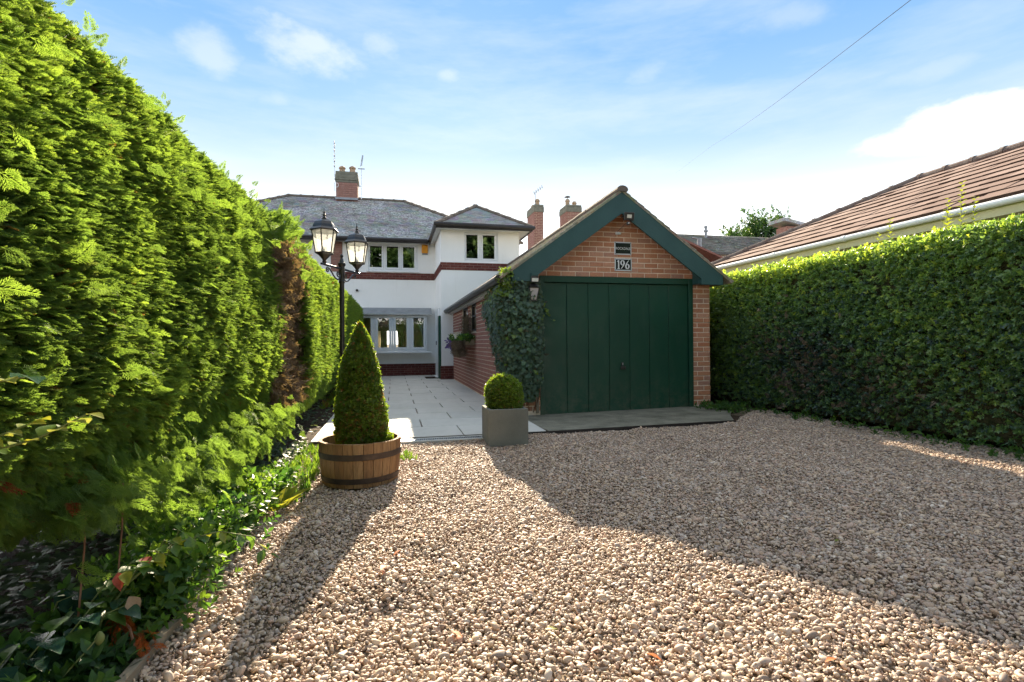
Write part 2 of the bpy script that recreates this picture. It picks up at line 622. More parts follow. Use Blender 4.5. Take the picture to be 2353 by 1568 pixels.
def slab_mat():
    m = Mat('pale_stone_paving', (0.47, 0.48, 0.47), 0.6, 0.35)
    g = m.geo()
    r = m.rand()
    base = m.ramp(r, [(0, (0.52, 0.52, 0.49)), (0.5, (0.58, 0.575, 0.54)), (1, (0.55, 0.54, 0.50))])
    n = m.noise(4, 7, 0.65, (1, 0.45, 1), vec=g)
    c = m.mix(m.rng(n, 0.48, 0.72, 0, 0.4), base, (0.43, 0.435, 0.41))
    n2 = m.noise(1.3, 5, 0.6, vec=g)
    c = m.mix(m.rng(n2, 0.55, 0.75, 0, 0.35), c, (0.40, 0.41, 0.36))
    m.color(c)
    m.bump(m.noise(22, 5, 0.65, vec=g), 0.25, 0.006)
    m.rough(m.rng(n, 0.3, 0.7, 0.5, 0.75))
    return m.m


MT['slab'] = slab_mat()


def oak_mat():
    m = Mat('weathered_oak', (0.30, 0.17, 0.08), 0.75, 0.3)
    r = m.rand()
    base = m.ramp(r, [(0, (0.25, 0.135, 0.062)), (0.35, (0.34, 0.20, 0.092)), (0.7, (0.29, 0.165, 0.078)), (1, (0.39, 0.245, 0.12))])
    n = m.noise(5, 6, 0.7, (14, 14, 1.2))
    c = m.mix(m.rng(n, 0.45, 0.72, 0, 0.75), base, (0.12, 0.065, 0.032))
    st = m.noise(6, 5, 0.65, (1, 1, 0.5), vec=m.geo())
    c = m.mix(m.rng(st, 0.56, 0.74, 0, 0.55), c, (0.075, 0.045, 0.03))
    m.color(c)
    m.bump(n, 0.4, 0.004)
    return m.m


MT['oak'] = oak_mat()
MT['board'] = simple('silvered_timber', (0.30, 0.245, 0.17), (0.20, 0.165, 0.12), 0.85, 9, 0.2, 0.5, 40, pos=True)
MT['hoop'] = simple('dark_rusty_hoop_iron', (0.055, 0.042, 0.038), (0.095, 0.07, 0.055), 0.55, 12, 0.4, 0.2, 40, metal=0.4, pos=True)


def glass_mat(name, tint=(0.9, 0.95, 0.95), refl=0.35):
    m = Mat(name)
    N, L = m.N, m.L
    t = N.new('ShaderNodeBsdfTransparent')
    t.inputs['Color'].default_value = lin(tint)
    g = N.new('ShaderNodeBsdfGlossy')
    g.inputs['Roughness'].default_value = 0.01
    fr = N.new('ShaderNodeFresnel')
    fr.inputs['IOR'].default_value = 1.52
    k = N.new('ShaderNodeMath')
    k.operation = 'MULTIPLY_ADD'
    k.use_clamp = True
    L.new(fr.outputs[0], k.inputs[0])
    k.inputs[1].default_value = 1.6
    k.inputs[2].default_value = refl
    mx = N.new('ShaderNodeMixShader')
    L.new(k.outputs[0], mx.inputs[0])
    L.new(t.outputs[0], mx.inputs[1])
    L.new(g.outputs[0], mx.inputs[2])
    L.new(mx.outputs[0], m.out.inputs['Surface'])
    N.remove(m.b)
    return m.m


MT['pane'] = glass_mat('window_glass', (0.85, 0.9, 0.9), 0.26)
MT['pane_clear'] = glass_mat('clear_window_glass', (0.9, 0.93, 0.92), 0.06)
def lamp_glass():
    m = Mat('hazy_lantern_glass')
    N, L = m.N, m.L
    t = N.new('ShaderNodeBsdfTransparent')
    d = N.new('ShaderNodeBsdfTranslucent')
    d.inputs['Color'].default_value = (0.9, 0.92, 0.9, 1)
    g = N.new('ShaderNodeBsdfGlossy')
    g.inputs['Roughness'].default_value = 0.12
    a, b = N.new('ShaderNodeMixShader'), N.new('ShaderNodeMixShader')
    a.inputs[0].default_value = 0.6
    b.inputs[0].default_value = 0.12
    L.new(t.outputs[0], a.inputs[1])
    L.new(d.outputs[0], a.inputs[2])
    L.new(a.outputs[0], b.inputs[1])
    L.new(g.outputs[0], b.inputs[2])
    L.new(b.outputs[0], m.out.inputs['Surface'])
    N.remove(m.b)
    return m.m


MT['lamp_glass'] = lamp_glass()


def leaf_mat(name, stops, rough=0.45, trans=0.4, tboost=2.2, spec=0.4, yellow=1.08):
    """colour from the per-instance 'tint' value, the light coming through the leaf warmer and brighter"""
    m = Mat(name, stops[0][1], rough, spec)
    t = m.attr('tint')
    c = m.ramp(t, stops)
    m.color(c)
    k = m.mix(1.0, c, (min(tboost * yellow, 8), tboost, tboost * 0.45), 'MULTIPLY')
    m.translucent(k, trans)
    return m.m


def leaf_part_mat(name, c1, c2, rough=0.35, trans=0.35, tb=2.2, spec=0.5):
    m = Mat(name, c1, rough, spec)
    n = m.noise(9, 4, 0.6)
    c = m.ramp(n, [(0.35, c1), (0.65, c2)])
    m.color(c)
    k = m.mix(1.0, c, (tb * 1.2, tb, tb * 0.5), 'MULTIPLY')
    m.translucent(k, trans)
    m.bump(m.noise(30, 3, 0.5), 0.2, 0.004)
    return m.m


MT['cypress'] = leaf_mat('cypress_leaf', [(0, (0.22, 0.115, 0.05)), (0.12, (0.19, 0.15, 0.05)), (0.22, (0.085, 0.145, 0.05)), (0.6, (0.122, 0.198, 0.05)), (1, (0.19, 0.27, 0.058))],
                         0.55, 0.5, 2.5, 0.25, 1.04)
MT['dead'] = leaf_mat('dead_cypress_leaf', [(0, (0.12, 0.088, 0.066)), (0.5, (0.22, 0.165, 0.125)), (1, (0.34, 0.265, 0.205))], 0.8, 0.25, 1.5, 0.2)
MT['rust'] = leaf_mat('rust_dry_leaf', [(0, (0.22, 0.055, 0.012)), (1, (0.36, 0.10, 0.02))], 0.7, 0.35, 1.8, 0.2)
MT['privet'] = leaf_mat('privet_leaf', [(0, (0.04, 0.075, 0.07)), (0.2, (0.07, 0.135, 0.08)), (0.5, (0.14, 0.24, 0.075)), (0.8, (0.22, 0.33, 0.08)), (1, (0.31, 0.38, 0.06))], 0.3, 0.42, 2.4, 0.7)
MT['box'] = leaf_mat('box_leaf', [(0, (0.19, 0.105, 0.035)), (0.14, (0.13, 0.12, 0.03)), (0.3, (0.06, 0.11, 0.02)), (1, (0.14, 0.21, 0.022))], 0.4, 0.42, 2.8, 0.45)
MT['ivy'] = leaf_mat('ivy_leaf', [(0, (0.055, 0.09, 0.06)), (0.5, (0.085, 0.135, 0.085)), (0.85, (0.12, 0.175, 0.09)), (0.93, (0.12, 0.19, 0.03)), (1, (0.16, 0.24, 0.03))], 0.45, 0.25, 2.0, 0.3)
MT['weed'] = leaf_mat('weed_leaf', [(0, (0.02, 0.06, 0.025)), (0.5, (0.05, 0.12, 0.025)), (1, (0.13, 0.21, 0.03))], 0.45, 0.42, 2.4, 0.35)
MT['tree'] = leaf_mat('tree_leaf', [(0, (0.025, 0.06, 0.025)), (0.5, (0.04, 0.09, 0.03)), (1, (0.075, 0.13, 0.03))], 0.5, 0.35, 2.0, 0.3)


def pebble_mat():
    m = Mat('river_pebble', (0.45, 0.36, 0.27), 0.6, 0.4)
    t = m.attr('tint')
    c = m.ramp(t, [(0, (0.13, 0.10, 0.09)), (0.07, (0.26, 0.18, 0.14)), (0.16, (0.49, 0.355, 0.245)), (0.28, (0.31, 0.27, 0.255)), (0.40, (0.55, 0.42, 0.30)), (0.50, (0.24, 0.20, 0.185)),
                   (0.58, (0.47, 0.305, 0.225)), (0.68, (0.44, 0.385, 0.345)), (0.78, (0.60, 0.46, 0.325)), (0.87, (0.34, 0.215, 0.16)), (0.95, (0.50, 0.42, 0.35)), (1, (0.72, 0.65, 0.57))])
    n = m.noise(60, 4, 0.6)
    c = m.mix(0.06, c, (0.545, 0.485, 0.435))
    c = m.mix(1.0, c, (1.02, 0.985, 0.94), 'MULTIPLY')
    c = m.mix(m.rng(n, 0.4, 0.7, 0, 0.3), c, (0.42, 0.35, 0.28))
    m.color(c)
    return m.m


MT['pebble'] = pebble_mat()
MT['gravel_bed'] = simple('gravel_bed_grit', (0.16, 0.125, 0.09), (0.34, 0.27, 0.20), 0.95, 55, 0.1, 0.9, 60, dist=0.02, pos=True)


# ------------------------------------------------------------------ scattering (one object of many real instances)
def euler_from(y, zhint):
    """euler angles that take +Y to y and +Z towards zhint (arrays N x 3)"""
    y = y / np.linalg.norm(y, axis=1, keepdims=True)
    x = np.cross(y, zhint)
    nx = np.linalg.norm(x, axis=1, keepdims=True)
    bad = nx[:, 0] < 1e-4
    x[bad] = np.cross(y[bad], [0.3, 0.7, 0.2])
    x /= np.linalg.norm(x, axis=1, keepdims=True)
    z = np.cross(x, y)
    sy = np.clip(-x[:, 2], -1, 1)
    return np.stack([np.arctan2(y[:, 2], z[:, 2]), np.arcsin(sy), np.arctan2(x[:, 1], x[:, 0])], 1)


def scatter(name, parent, protos, pts, rot, scl, tint, **kw):
    n = len(pts)
    me = bpy.data.meshes.new(name)
    me.vertices.add(n)
    me.vertices.foreach_set('co', np.asarray(pts, np.float32).ravel())
    a = me.attributes.new('rot', 'FLOAT_VECTOR', 'POINT')
    a.data.foreach_set('vector', np.asarray(rot, np.float32).ravel())
    scl = np.asarray(scl, np.float32)
    if scl.ndim == 1:
        scl = np.repeat(scl[:, None], 3, 1)
    a = me.attributes.new('scl', 'FLOAT_VECTOR', 'POINT')
    a.data.foreach_set('vector', scl.ravel())
    a = me.attributes.new('pick', 'INT', 'POINT')
    a.data.foreach_set('value', rng.integers(0, len(protos), n).astype(np.int32))
    a = me.attributes.new('tint', 'FLOAT', 'POINT')
    a.data.foreach_set('value', np.clip(np.asarray(tint, np.float32), 0, 1))
    for m in {m for p in protos for m in p.data.materials}:
        me.materials.append(m)
    o = bpy.data.objects.new(name, me)
    put(o, parent)
    ng = bpy.data.node_groups.new(name + '_nodes', 'GeometryNodeTree')
    ng.interface.new_socket('Geometry', in_out='INPUT', socket_type='NodeSocketGeometry')
    ng.interface.new_socket('Geometry', in_out='OUTPUT', socket_type='NodeSocketGeometry')
    N, L = ng.nodes, ng.links
    gi, go = N.new('NodeGroupInput'), N.new('NodeGroupOutput')
    iop = N.new('GeometryNodeInstanceOnPoints')
    L.new(gi.outputs[0], iop.inputs['Points'])
    jg = N.new('GeometryNodeJoinGeometry')
    for p in protos:
        oi = N.new('GeometryNodeObjectInfo')
        oi.inputs['Object'].default_value = p
        oi.inputs['As Instance'].default_value = False
        g2i = N.new('GeometryNodeGeometryToInstance')
        L.new(oi.outputs['Geometry'], g2i.inputs[0])
        L.new(g2i.outputs[0], jg.inputs[0])
    L.new(jg.outputs[0], iop.inputs['Instance'])
    iop.inputs['Pick Instance'].default_value = True

    def na(nm, tp):
        k = N.new('GeometryNodeInputNamedAttribute')
        k.data_type = tp
        k.inputs['Name'].default_value = nm
        return k.outputs['Attribute']
    L.new(na('pick', 'INT'), iop.inputs['Instance Index'])
    e2r = N.new('FunctionNodeEulerToRotation')
    L.new(na('rot', 'FLOAT_VECTOR'), e2r.inputs[0])
    L.new(e2r.outputs[0], iop.inputs['Rotation'])
    L.new(na('scl', 'FLOAT_VECTOR'), iop.inputs['Scale'])
    L.new(iop.outputs[0], go.inputs[0])
    md = o.modifiers.new('scatter', 'NODES')
    md.node_group = ng
    kw.setdefault('kind', 'stuff')
    return props(o, **kw)


def proto(name, mb, mat, smooth=False):
    return bpy.data.objects.new(name, mb.mesh(name, mat, smooth))


def fan_noise(p, seed, freq):
    """cheap smooth pseudo-noise in -1..1 for arrays of points"""
    r = np.random.default_rng(seed)
    v = np.zeros(len(p))
    for k in range(6):
        w = r.normal(size=3) * freq * (1 + 0.5 * k)
        v += np.sin(p @ w + r.uniform(0, 6.28)) / (1 + 0.4 * k)
    return v / 2.6


def cypress_spray(seed, L=1.0, droop=0.25, nb=9):
    r = random.Random(seed)
    mb = MB()

    def blade(p, q, w, nz=0.0):
        p, q = Vector(p), Vector(q)
        d = q - p
        s_ = Vector((-d.y, d.x, 0)).normalized() * w
        mid = p + d * 0.45
        mid.z += w * 0.8
        mb.add([p, mid + s_, q, mid - s_], [(0, 3, 2, 1)])

    def axis(t):
        return Vector((0.06 * math.sin(t * 3 + seed), t * L, -droop * L * t * t))
    for i in range(6):
        blade(axis(i / 6), axis((i + 1.25) / 6), 0.020 * L)
    for i in range(nb * 2):
        t = 0.08 + 0.88 * i / (nb * 2)
        sgn = 1 if i % 2 else -1
        ln = L * (0.46 * (1 - t) + 0.10) * r.uniform(0.8, 1.15)
        an = math.radians(r.uniform(34, 50))
        p = axis(t)
        d = Vector((sgn * math.sin(an), math.cos(an), r.uniform(-0.25, 0.1)))
        q = p + d * ln
        blade(p, q, 0.017 * L)
        m = 4 if ln > 0.25 * L else 2
        for j in range(m):
            for s2 in (1, -1):
                tt = 0.25 + 0.65 * j / m
                pp = p + d * ln * tt
                a2 = math.atan2(d.x, d.y) + s2 * math.radians(r.uniform(32, 46))
                l2 = ln * (0.42 * (1 - tt) + 0.16)
                blade(pp, pp + Vector((math.sin(a2), math.cos(a2), r.uniform(-0.15, 0.15))) * l2, 0.016 * L)
    return mb


def leaf_shape(mb, base, d, n, ln, wd, fold=0.25, curl=0.2, k=3, mi=0):
    """pointed oval leaf: midrib from base along d, upper side n"""
    d, n = Vector(d).normalized(), Vector(n).normalized()
    s_ = d.cross(n).normalized()
    n = s_.cross(d)
    prof = [0.0, 0.55, 0.95, 0.85, 0.45, 0.0] if k >= 4 else [0.0, 0.85, 0.7, 0.0]
    m = len(prof) - 1
    rows = []
    for i, w in enumerate(prof):
        t = i / m
        c = Vector(base) + d * (ln * t) - n * (curl * ln * t * t)
        o = s_ * (wd * 0.5 * w)
        up = n * (fold * wd * 0.5 * w)
        rows.append((c + o + up, c, c - o + up))
    vs = [v for r_ in rows for v in r_]
    fs = []
    for i in range(m):
        a = i * 3
        if i == 0:
            fs += [(a + 1, a + 4, a + 3), (a + 1, a + 5, a + 4)]
        elif i == m - 1:
            fs += [(a, a + 1, a + 4), (a + 1, a + 2, a + 4)]
        else:
            fs += [(a, a + 1, a + 4, a + 3), (a + 1, a + 2, a + 5, a + 4)]
    mb.add(vs, fs, mi)


def leaf_sprig(seed, nl=7, L=1.0, lw=0.42, ll=0.62, spread=1.0, k=3):
    r = random.Random(seed)
    mb = MB()
    for i in range(nl):
        t = i / max(nl - 1, 1)
        p = Vector((r.uniform(-0.05, 0.05), t * L * 0.75, r.uniform(-0.05, 0.05)))
        q = i * 2.4 + r.uniform(-0.5, 0.5)
        d = Vector((math.cos(q) * spread, r.uniform(0.25, 0.9) + 0.6 * t, math.sin(q) * spread))
        n = Vector((r.uniform(-.4, .4), 0.5, 0)) + Vector((-math.cos(q) * 0.2, 0.8, -math.sin(q) * 0.2)) * 0.6 + Vector((0, 0, 0.6))
        leaf_shape(mb, p, d, n, ll * r.uniform(0.75, 1.15), lw * r.uniform(0.8, 1.15), 0.2, 0.15, k)
    return mb


def ivy_leaf(seed):
    r = random.Random(seed)
    mb = MB()
    out = [(0.0, 0.0), (0.28, -0.06), (0.5, 0.22), (0.30, 0.40), (0.34, 0.62), (0.12, 0.72), (0.0, 1.0)]
    pts = [Vector((x * r.uniform(0.9, 1.1), y, 0.10 * abs(x) - 0.12 * y * y)) for x, y in out]
    pl = [Vector((-p.x, p.y, p.z)) for p in pts[1:-1]]
    c = Vector((0, 0.38, 0.0))
    ring = pts + pl[::-1]
    n = len(ring)
    mb.add([c] + ring, [(0, i + 1, (i + 1) % n + 1) for i in range(n)])
    return mb


P_CYP = [proto('cypress_spray', cypress_spray(i, 1.0, 0.12 + 0.1 * (i % 3)), MT['cypress']) for i in range(5)]
P_DEAD = [proto('dead_spray', cypress_spray(20 + i, 1.0, 0.5, 6), MT['dead']) for i in range(3)]
P_RUST = [proto('rust_spray', cypress_spray(40 + i, 1.0, 0.3, 8), MT['rust']) for i in range(2)]
P_PRIV = [proto('privet_sprig', leaf_sprig(i, 8, 1.0, 0.36, 0.6), MT['privet']) for i in range(5)]
P_BOX = [proto('box_sprig', leaf_sprig(30 + i, 7, 1.0, 0.5, 0.7), MT['box']) for i in range(4)]
P_IVY = [proto('ivy_leaf', ivy_leaf(i), MT['ivy']) for i in range(4)]
P_WEED = [proto('weed_sprig', leaf_sprig(50 + i, 6, 1.0, 0.42, 0.75, 1.0, 4), MT['weed']) for i in range(4)]
P_TREE = [proto('leaf_cluster', leaf_sprig(70 + i, 9, 1.0, 0.34, 0.6), MT['tree']) for i in range(4)]


def blade_tuft(seed, n=7):
    r = random.Random(seed)
    mb = MB()
    for i in range(n):
        q = r.uniform(0, 6.28)
        lean = r.uniform(0.1, 0.6)
        w = r.uniform(0.03, 0.055)
        h = r.uniform(0.6, 1.0)
        side = Vector((-math.sin(q), math.cos(q), 0)) * w
        b = Vector((r.uniform(-.08, .08), r.uniform(-.08, .08), 0))
        d = Vector((math.cos(q), math.sin(q), 0))
        m_ = b + d * lean * h * 0.35 + Vector((0, 0, h * 0.6))
        e = b + d * lean * h + Vector((0, 0, h))
        mb.add([b - side, b + side, m_ + side * 0.8, m_ - side * 0.8, e], [(0, 1, 2, 3), (3, 2, 4)])
    return mb


P_GRASS = [proto('grass_tuft', blade_tuft(i), MT['weed']) for i in range(3)]


def pebble(seed):
    bm = bmesh.new()
    bmesh.ops.create_icosphere(bm, subdivisions=2, radius=1)
    r = np.random.default_rng(seed)
    sx, sy, sz = r.uniform(0.9, 1.45), r.uniform(0.65, 0.95), r.uniform(0.42, 0.72)
    cuts = [(Vector(r.normal(size=3)).normalized(), r.uniform(0.5, 0.88)) for _ in range(8)]
    for v in bm.verts:
        c = v.co.copy()
        for nrm, dd in cuts:
            k = c.dot(nrm)
            if k > dd:
                c -= nrm * (k - dd) * 0.92
        v.co = Vector((c.x * sx, c.y * sy, c.z * sz))
    bm.verts.index_update()
    mb = MB()
    mb.add([v.co for v in bm.verts], [[v.index for v in f.verts] for f in bm.faces])
    bm.free()
    return mb


P_PEB = [proto('pebble', pebble(i), MT['pebble'], True) for i in range(8)]


def rand_unit(n):
    v = rng.normal(size=(n, 3))
    return v / np.linalg.norm(v, axis=1, keepdims=True)


# ================================================================== SETTING: ground, gravel, patio, apron
def ground_sheet(name, x0, x1, y0, y1, z, mat, nx=1, ny=1, amp=0.0):
    mb = MB()
    xs, ys = np.linspace(x0, x1, nx + 1), np.linspace(y0, y1, ny + 1)
    P = np.array([(x, y, z) for y in ys for x in xs])
    if amp:
        P[:, 2] += amp * fan_noise(P * [1, 1, 0], 5, 1.6)
    fs = [(j * (nx + 1) + i, j * (nx + 1) + i + 1, (j + 1) * (nx + 1) + i + 1, (j + 1) * (nx + 1) + i) for j in range(ny) for i in range(nx)]
    mb.add([tuple(p) for p in P], fs)
    return mb.build(name, mat, None, True, kind='structure')


ground_sheet('ground', -600, 600, -300, 900, -0.09, MT['soil'])


def gravel_h(x, y):
    p = np.stack([x, y, np.zeros_like(x)], 1)
    h = 0.016 * fan_noise(p, 3, 2.2) + 0.010 * fan_noise(p, 4, 6.0)
    # shallow wheel ruts running towards the garage
    for cx, w in ((1.15, 0.22), (2.65, 0.24)):
        h -= 0.02 * np.exp(-((x - cx - 0.06 * np.sin(y)) / w) ** 2)
    for cx, cy, rr, dd in ((-0.02, 2.16, 0.13, 0.035), (0.13, 2.62, 0.16, 0.022)):
        h -= dd * np.exp(-(((x - cx) / rr) ** 2 + ((y - cy) / (rr * .7)) ** 2))
    return h


def gravel():
    mb = MB()
    nx, ny = 64, 60
    xs, ys = np.linspace(-0.82, 5.75, nx + 1), np.linspace(-2.5, 7.4, ny + 1)
    gx, gy = np.meshgrid(xs, ys)
    z = gravel_h(gx.ravel(), gy.ravel()) - 0.028
    z[(gy.ravel() > 5.75)] = -0.045
    fs = [(j * (nx + 1) + i, j * (nx + 1) + i + 1, (j + 1) * (nx + 1) + i + 1, (j + 1) * (nx + 1) + i) for j in range(ny) for i in range(nx)]
    mb.add(np.stack([gx.ravel(), gy.ravel(), z], 1).tolist(), fs)
    mb.build('gravel_bed', MT['gravel_bed'], None, True, kind='structure')
    sp = 0.0157
    gx, gy = np.meshgrid(np.arange(-0.80, 5.72, sp), np.arange(0.75, 7.3, sp))
    x = gx.ravel() + rng.uniform(-0.5, 0.5, gx.size) * sp
    y = gy.ravel() + rng.uniform(-0.5, 0.5, gx.size) * sp
    edge = np.interp(x, [-1, 0.0, 0.72, 1.7, 4.35, 4.9, 5.3], [6.0, 5.66, 5.64, 5.84, 6.0, 6.55, 6.9])
    ok = (y < edge)
    ok &= ((x + 0.255) ** 2 + (y - 4.27) ** 2 > 0.27 ** 2)
    ok &= ~((x > 0.97) & (x < 1.36) & (y > 5.33) & (y < 5.72))
    # thinner stones under the hedge and in the weedy corner by the tub
    thin = np.clip((x - 5.3) / 0.4, 0, 1) * 0.75 + np.clip((y - 4.2) / 1.2, 0, 1) * np.clip((-0.5 - x) / 0.2, 0, 1) * 0.6
    ok &= rng.uniform(size=x.size) > thin
    x, y = x[ok], y[ok]
    n = len(x)
    h = gravel_h(x, y)
    size = np.exp(rng.normal(-0.04, 0.36, n)) * 0.0093
    size = np.clip(size, 0.005, 0.024)
    z = h - 0.02 + rng.uniform(0, 0.014, n)
    rot = np.stack([rng.normal(0, 0.45, n), rng.normal(0, 0.45, n), rng.uniform(0, 6.28, n)], 1)
    # grit and chips lying between the stones
    k = rng.choice(n, 70000)
    gx2, gy2 = x[k] + rng.uniform(-.012, .012, len(k)), y[k] + rng.uniform(-.012, .012, len(k))
    x, y, z = np.concatenate([x, gx2]), np.concatenate([y, gy2]), np.concatenate([z, gravel_h(gx2, gy2) - .012 + rng.uniform(0, .010, len(k))])
    rot = np.concatenate([rot, rng.uniform(0, 6.28, (len(k), 3))])
    size = np.concatenate([size, rng.uniform(.0025, .006, len(k))])
    n = len(x)
    scatter('gravel', None, P_PEB, np.stack([x, y, z], 1), rot, size, rng.uniform(size=n),
            label='rounded beige and grey river pebbles covering the driveway', cat='gravel')


gravel()

# border soil under the left hedge
ground_sheet('border_soil', -4.2, -0.86, -2.5, 17.2, -0.015, MT['soil'], 20, 90, 0.03)
ground_sheet('verge_soil', 4.45, 9.0, 3.0, 14.0, -0.042, MT['soil'], 20, 40, 0.012)


def patio():
    base = MB().box(-0.86, 1.66, 5.93, 17.28, -0.12, -0.015)
    p = base.build('patio', MT['mortar_dark'], None, kind='structure')
    rows = [5.90]
    while rows[-1] < 17.2:
        rows.append(rows[-1] + (0.70 if len(rows) == 1 else 0.638))
    rows[-1] = 17.28
    meshes = {}
    jx = [[-0.09, 0.775], [0.343, 1.21]]
    for i in range(len(rows) - 1):
        y0, y1 = rows[i] + 0.005, rows[i + 1] - 0.005
        cuts = [-0.875] + ([-0.09, 0.775] if i % 2 == 0 else [-0.523, 0.343, 1.21]) + [1.70 if rows[i] > 7.3 else 1.755]
        for a, b in zip(cuts[:-1], cuts[1:]):
            x0, x1 = a + 0.007, b - 0.007
            if y0 > 15.0 and x1 > 1.34:
                x1 = min(x1, 1.34)
            if x1 - x0 < 0.04:
                continue
            w, d = x1 - x0, y1 - y0
            key = (round(w, 2), round(d, 2))
            if key not in meshes:
                meshes[key] = MB().box(-w / 2, w / 2, -d / 2, d / 2, -0.03, 0.0, 0, 0.004).mesh('paving_slab', MT['slab'])
            place(meshes[key], 'paving_slab', ((x0 + x1) / 2, (y0 + y1) / 2, 0.014 + random.uniform(-0.0025, 0.0025)), p,
                  (random.uniform(-.002, .002), random.uniform(-.002, .002), 0))
    return p


patio()


def apron():
    pts = [(1.775, 5.89), (4.36, 6.06), (4.62, 6.5), (5.2, 7.25), (5.2, 7.6), (1.775, 7.6)]
    zf = lambda x, y: 0.010 - 0.045 * max(0, (4.6 - x) / 2.9) * max(0, (y - 5.9) / 1.6)
    mb = MB()
    n = 12
    rows = []
    for j in range(n + 1):
        t = j / n
        y0 = 5.89 + (7.6 - 5.89) * t
        xr = np.interp(y0, [6.06, 6.5, 7.25, 7.6], [4.36, 4.62, 5.2, 5.2])
        yf = lambda x: max(y0, 5.89 + (x - 1.775) * 0.0658)
        rows.append([(1.775 + (xr - 1.775) * k / 10, yf(1.775 + (xr - 1.775) * k / 10)) for k in range(11)])
    vs = [(x, y, zf(x, y) + random.uniform(-.001, .001)) for r_ in rows for x, y in r_]
    fs = [(j * 11 + k, j * 11 + k + 1, (j + 1) * 11 + k + 1, (j + 1) * 11 + k) for j in range(n) for k in range(10)]
    b = len(vs)
    vs += [(x, y, -0.08) for x, y in rows[0]]
    fs += [(b + k, b + k + 1, k + 1, k) for k in range(10)]
    mb.add(vs, fs)
    o = mb.build('concrete_apron', MT['apron'], None, kind='structure')
    # dark metal edge along the front of patio and apron
    e = MB()
    e.add([(-0.86, 5.884, 0.012), (1.78, 5.884, 0.012), (4.36, 6.052, 0.012), (4.36, 6.046, 0.012), (1.78, 5.877, 0.012), (-0.86, 5.877, 0.012),
           (4.36, 6.046, -0.06), (1.78, 5.877, -0.06), (-0.86, 5.877, -0.06)],
          [(0, 5, 4, 1), (1, 4, 3, 2), (5, 8, 7, 4), (4, 7, 6, 3)])
    e.build('edge_strip', MT['black_plastic'], o)
    return o


apron()


def drain():
    t = thing('drain_channel', 'narrow drain channel with slotted grate along the front edge of the patio', 'drain', (0.2, 5.78, 0))
    MB().box(-0.62, 1.0, 5.66, 5.72, -0.06, 0.006, 0, 0.004).build('concrete_edge', MT['pale_concrete'], t)
    MB().box(-0.62, 1.0, 5.835, 5.872, -0.06, 0.006, 0, 0.004).build('concrete_edge', MT['pale_concrete'], t)
    MB().box(-0.62, 1.0, 5.722, 5.833, -0.06, -0.02).build('channel', MT['dark'], t)
    g = MB()
    g.box(-0.62, 1.0, 5.724, 5.736, -0.02, 0.004)
    g.box(-0.62, 1.0, 5.82, 5.832, -0.02, 0.004)
    x = -0.61
    while x < 0.99:
        g.box(x, x + 0.009, 5.737, 5.819, -0.018, 0.003)
        x += 0.02
    g.build('grate', MT['steel'], t, kind='stuff')


drain()


# ================================================================== GARAGE
AX, AZ, SL = 3.36, 3.36, 0.72      # ridge line x, tile plane height at the ridge, roof slope
GX0, GX1, GY, GB = 1.68, 4.975, 7.5, 15.0
DX0, DX1, DZ = 2.13, 4.67, 2.05    # door opening
CH, PW = 0.0775, 0.2275            # brick course and pitch


def brick_mesh(w, h, mat, d=0.05, seed=0, name='brick'):
    """brick centred at its front face, face towards -Y, softened worn edge"""
    r = random.Random(seed)
    c = 0.004
    j = lambda: r.uniform(-0.0015, 0.0015)
    f = [(-w / 2 + c + j(), j() - 0.001, -h / 2 + c + j()), (w / 2 - c + j(), j() - 0.001, -h / 2 + c + j()), (w / 2 - c + j(), j() - 0.001, h / 2 - c + j()), (-w / 2 + c + j(), j() - 0.001, h / 2 - c + j())]
    m = [(-w / 2, c, -h / 2), (w / 2, c, -h / 2), (w / 2, c, h / 2), (-w / 2, c, h / 2)]
    k = [(x, d, z) for x, _, z in m]
    fs = [(0, 1, 2, 3)] + [(4 + i, 4 + (i + 1) % 4, (i + 1) % 4, i) for i in range(4)] + [(8 + i, 8 + (i + 1) % 4, 4 + (i + 1) % 4, 4 + i) for i in range(4)]
    return MB().add(f + m + k, fs)


BR = {}


def brick_variant(kind, mat, w):
    key = (mat, round(w, 2), random.randrange(3))
    if key not in BR:
        BR[key] = brick_mesh(w, CH - 0.012, mat, 0.05, len(BR)).mesh('brick', MT[mat])
    return BR[key]


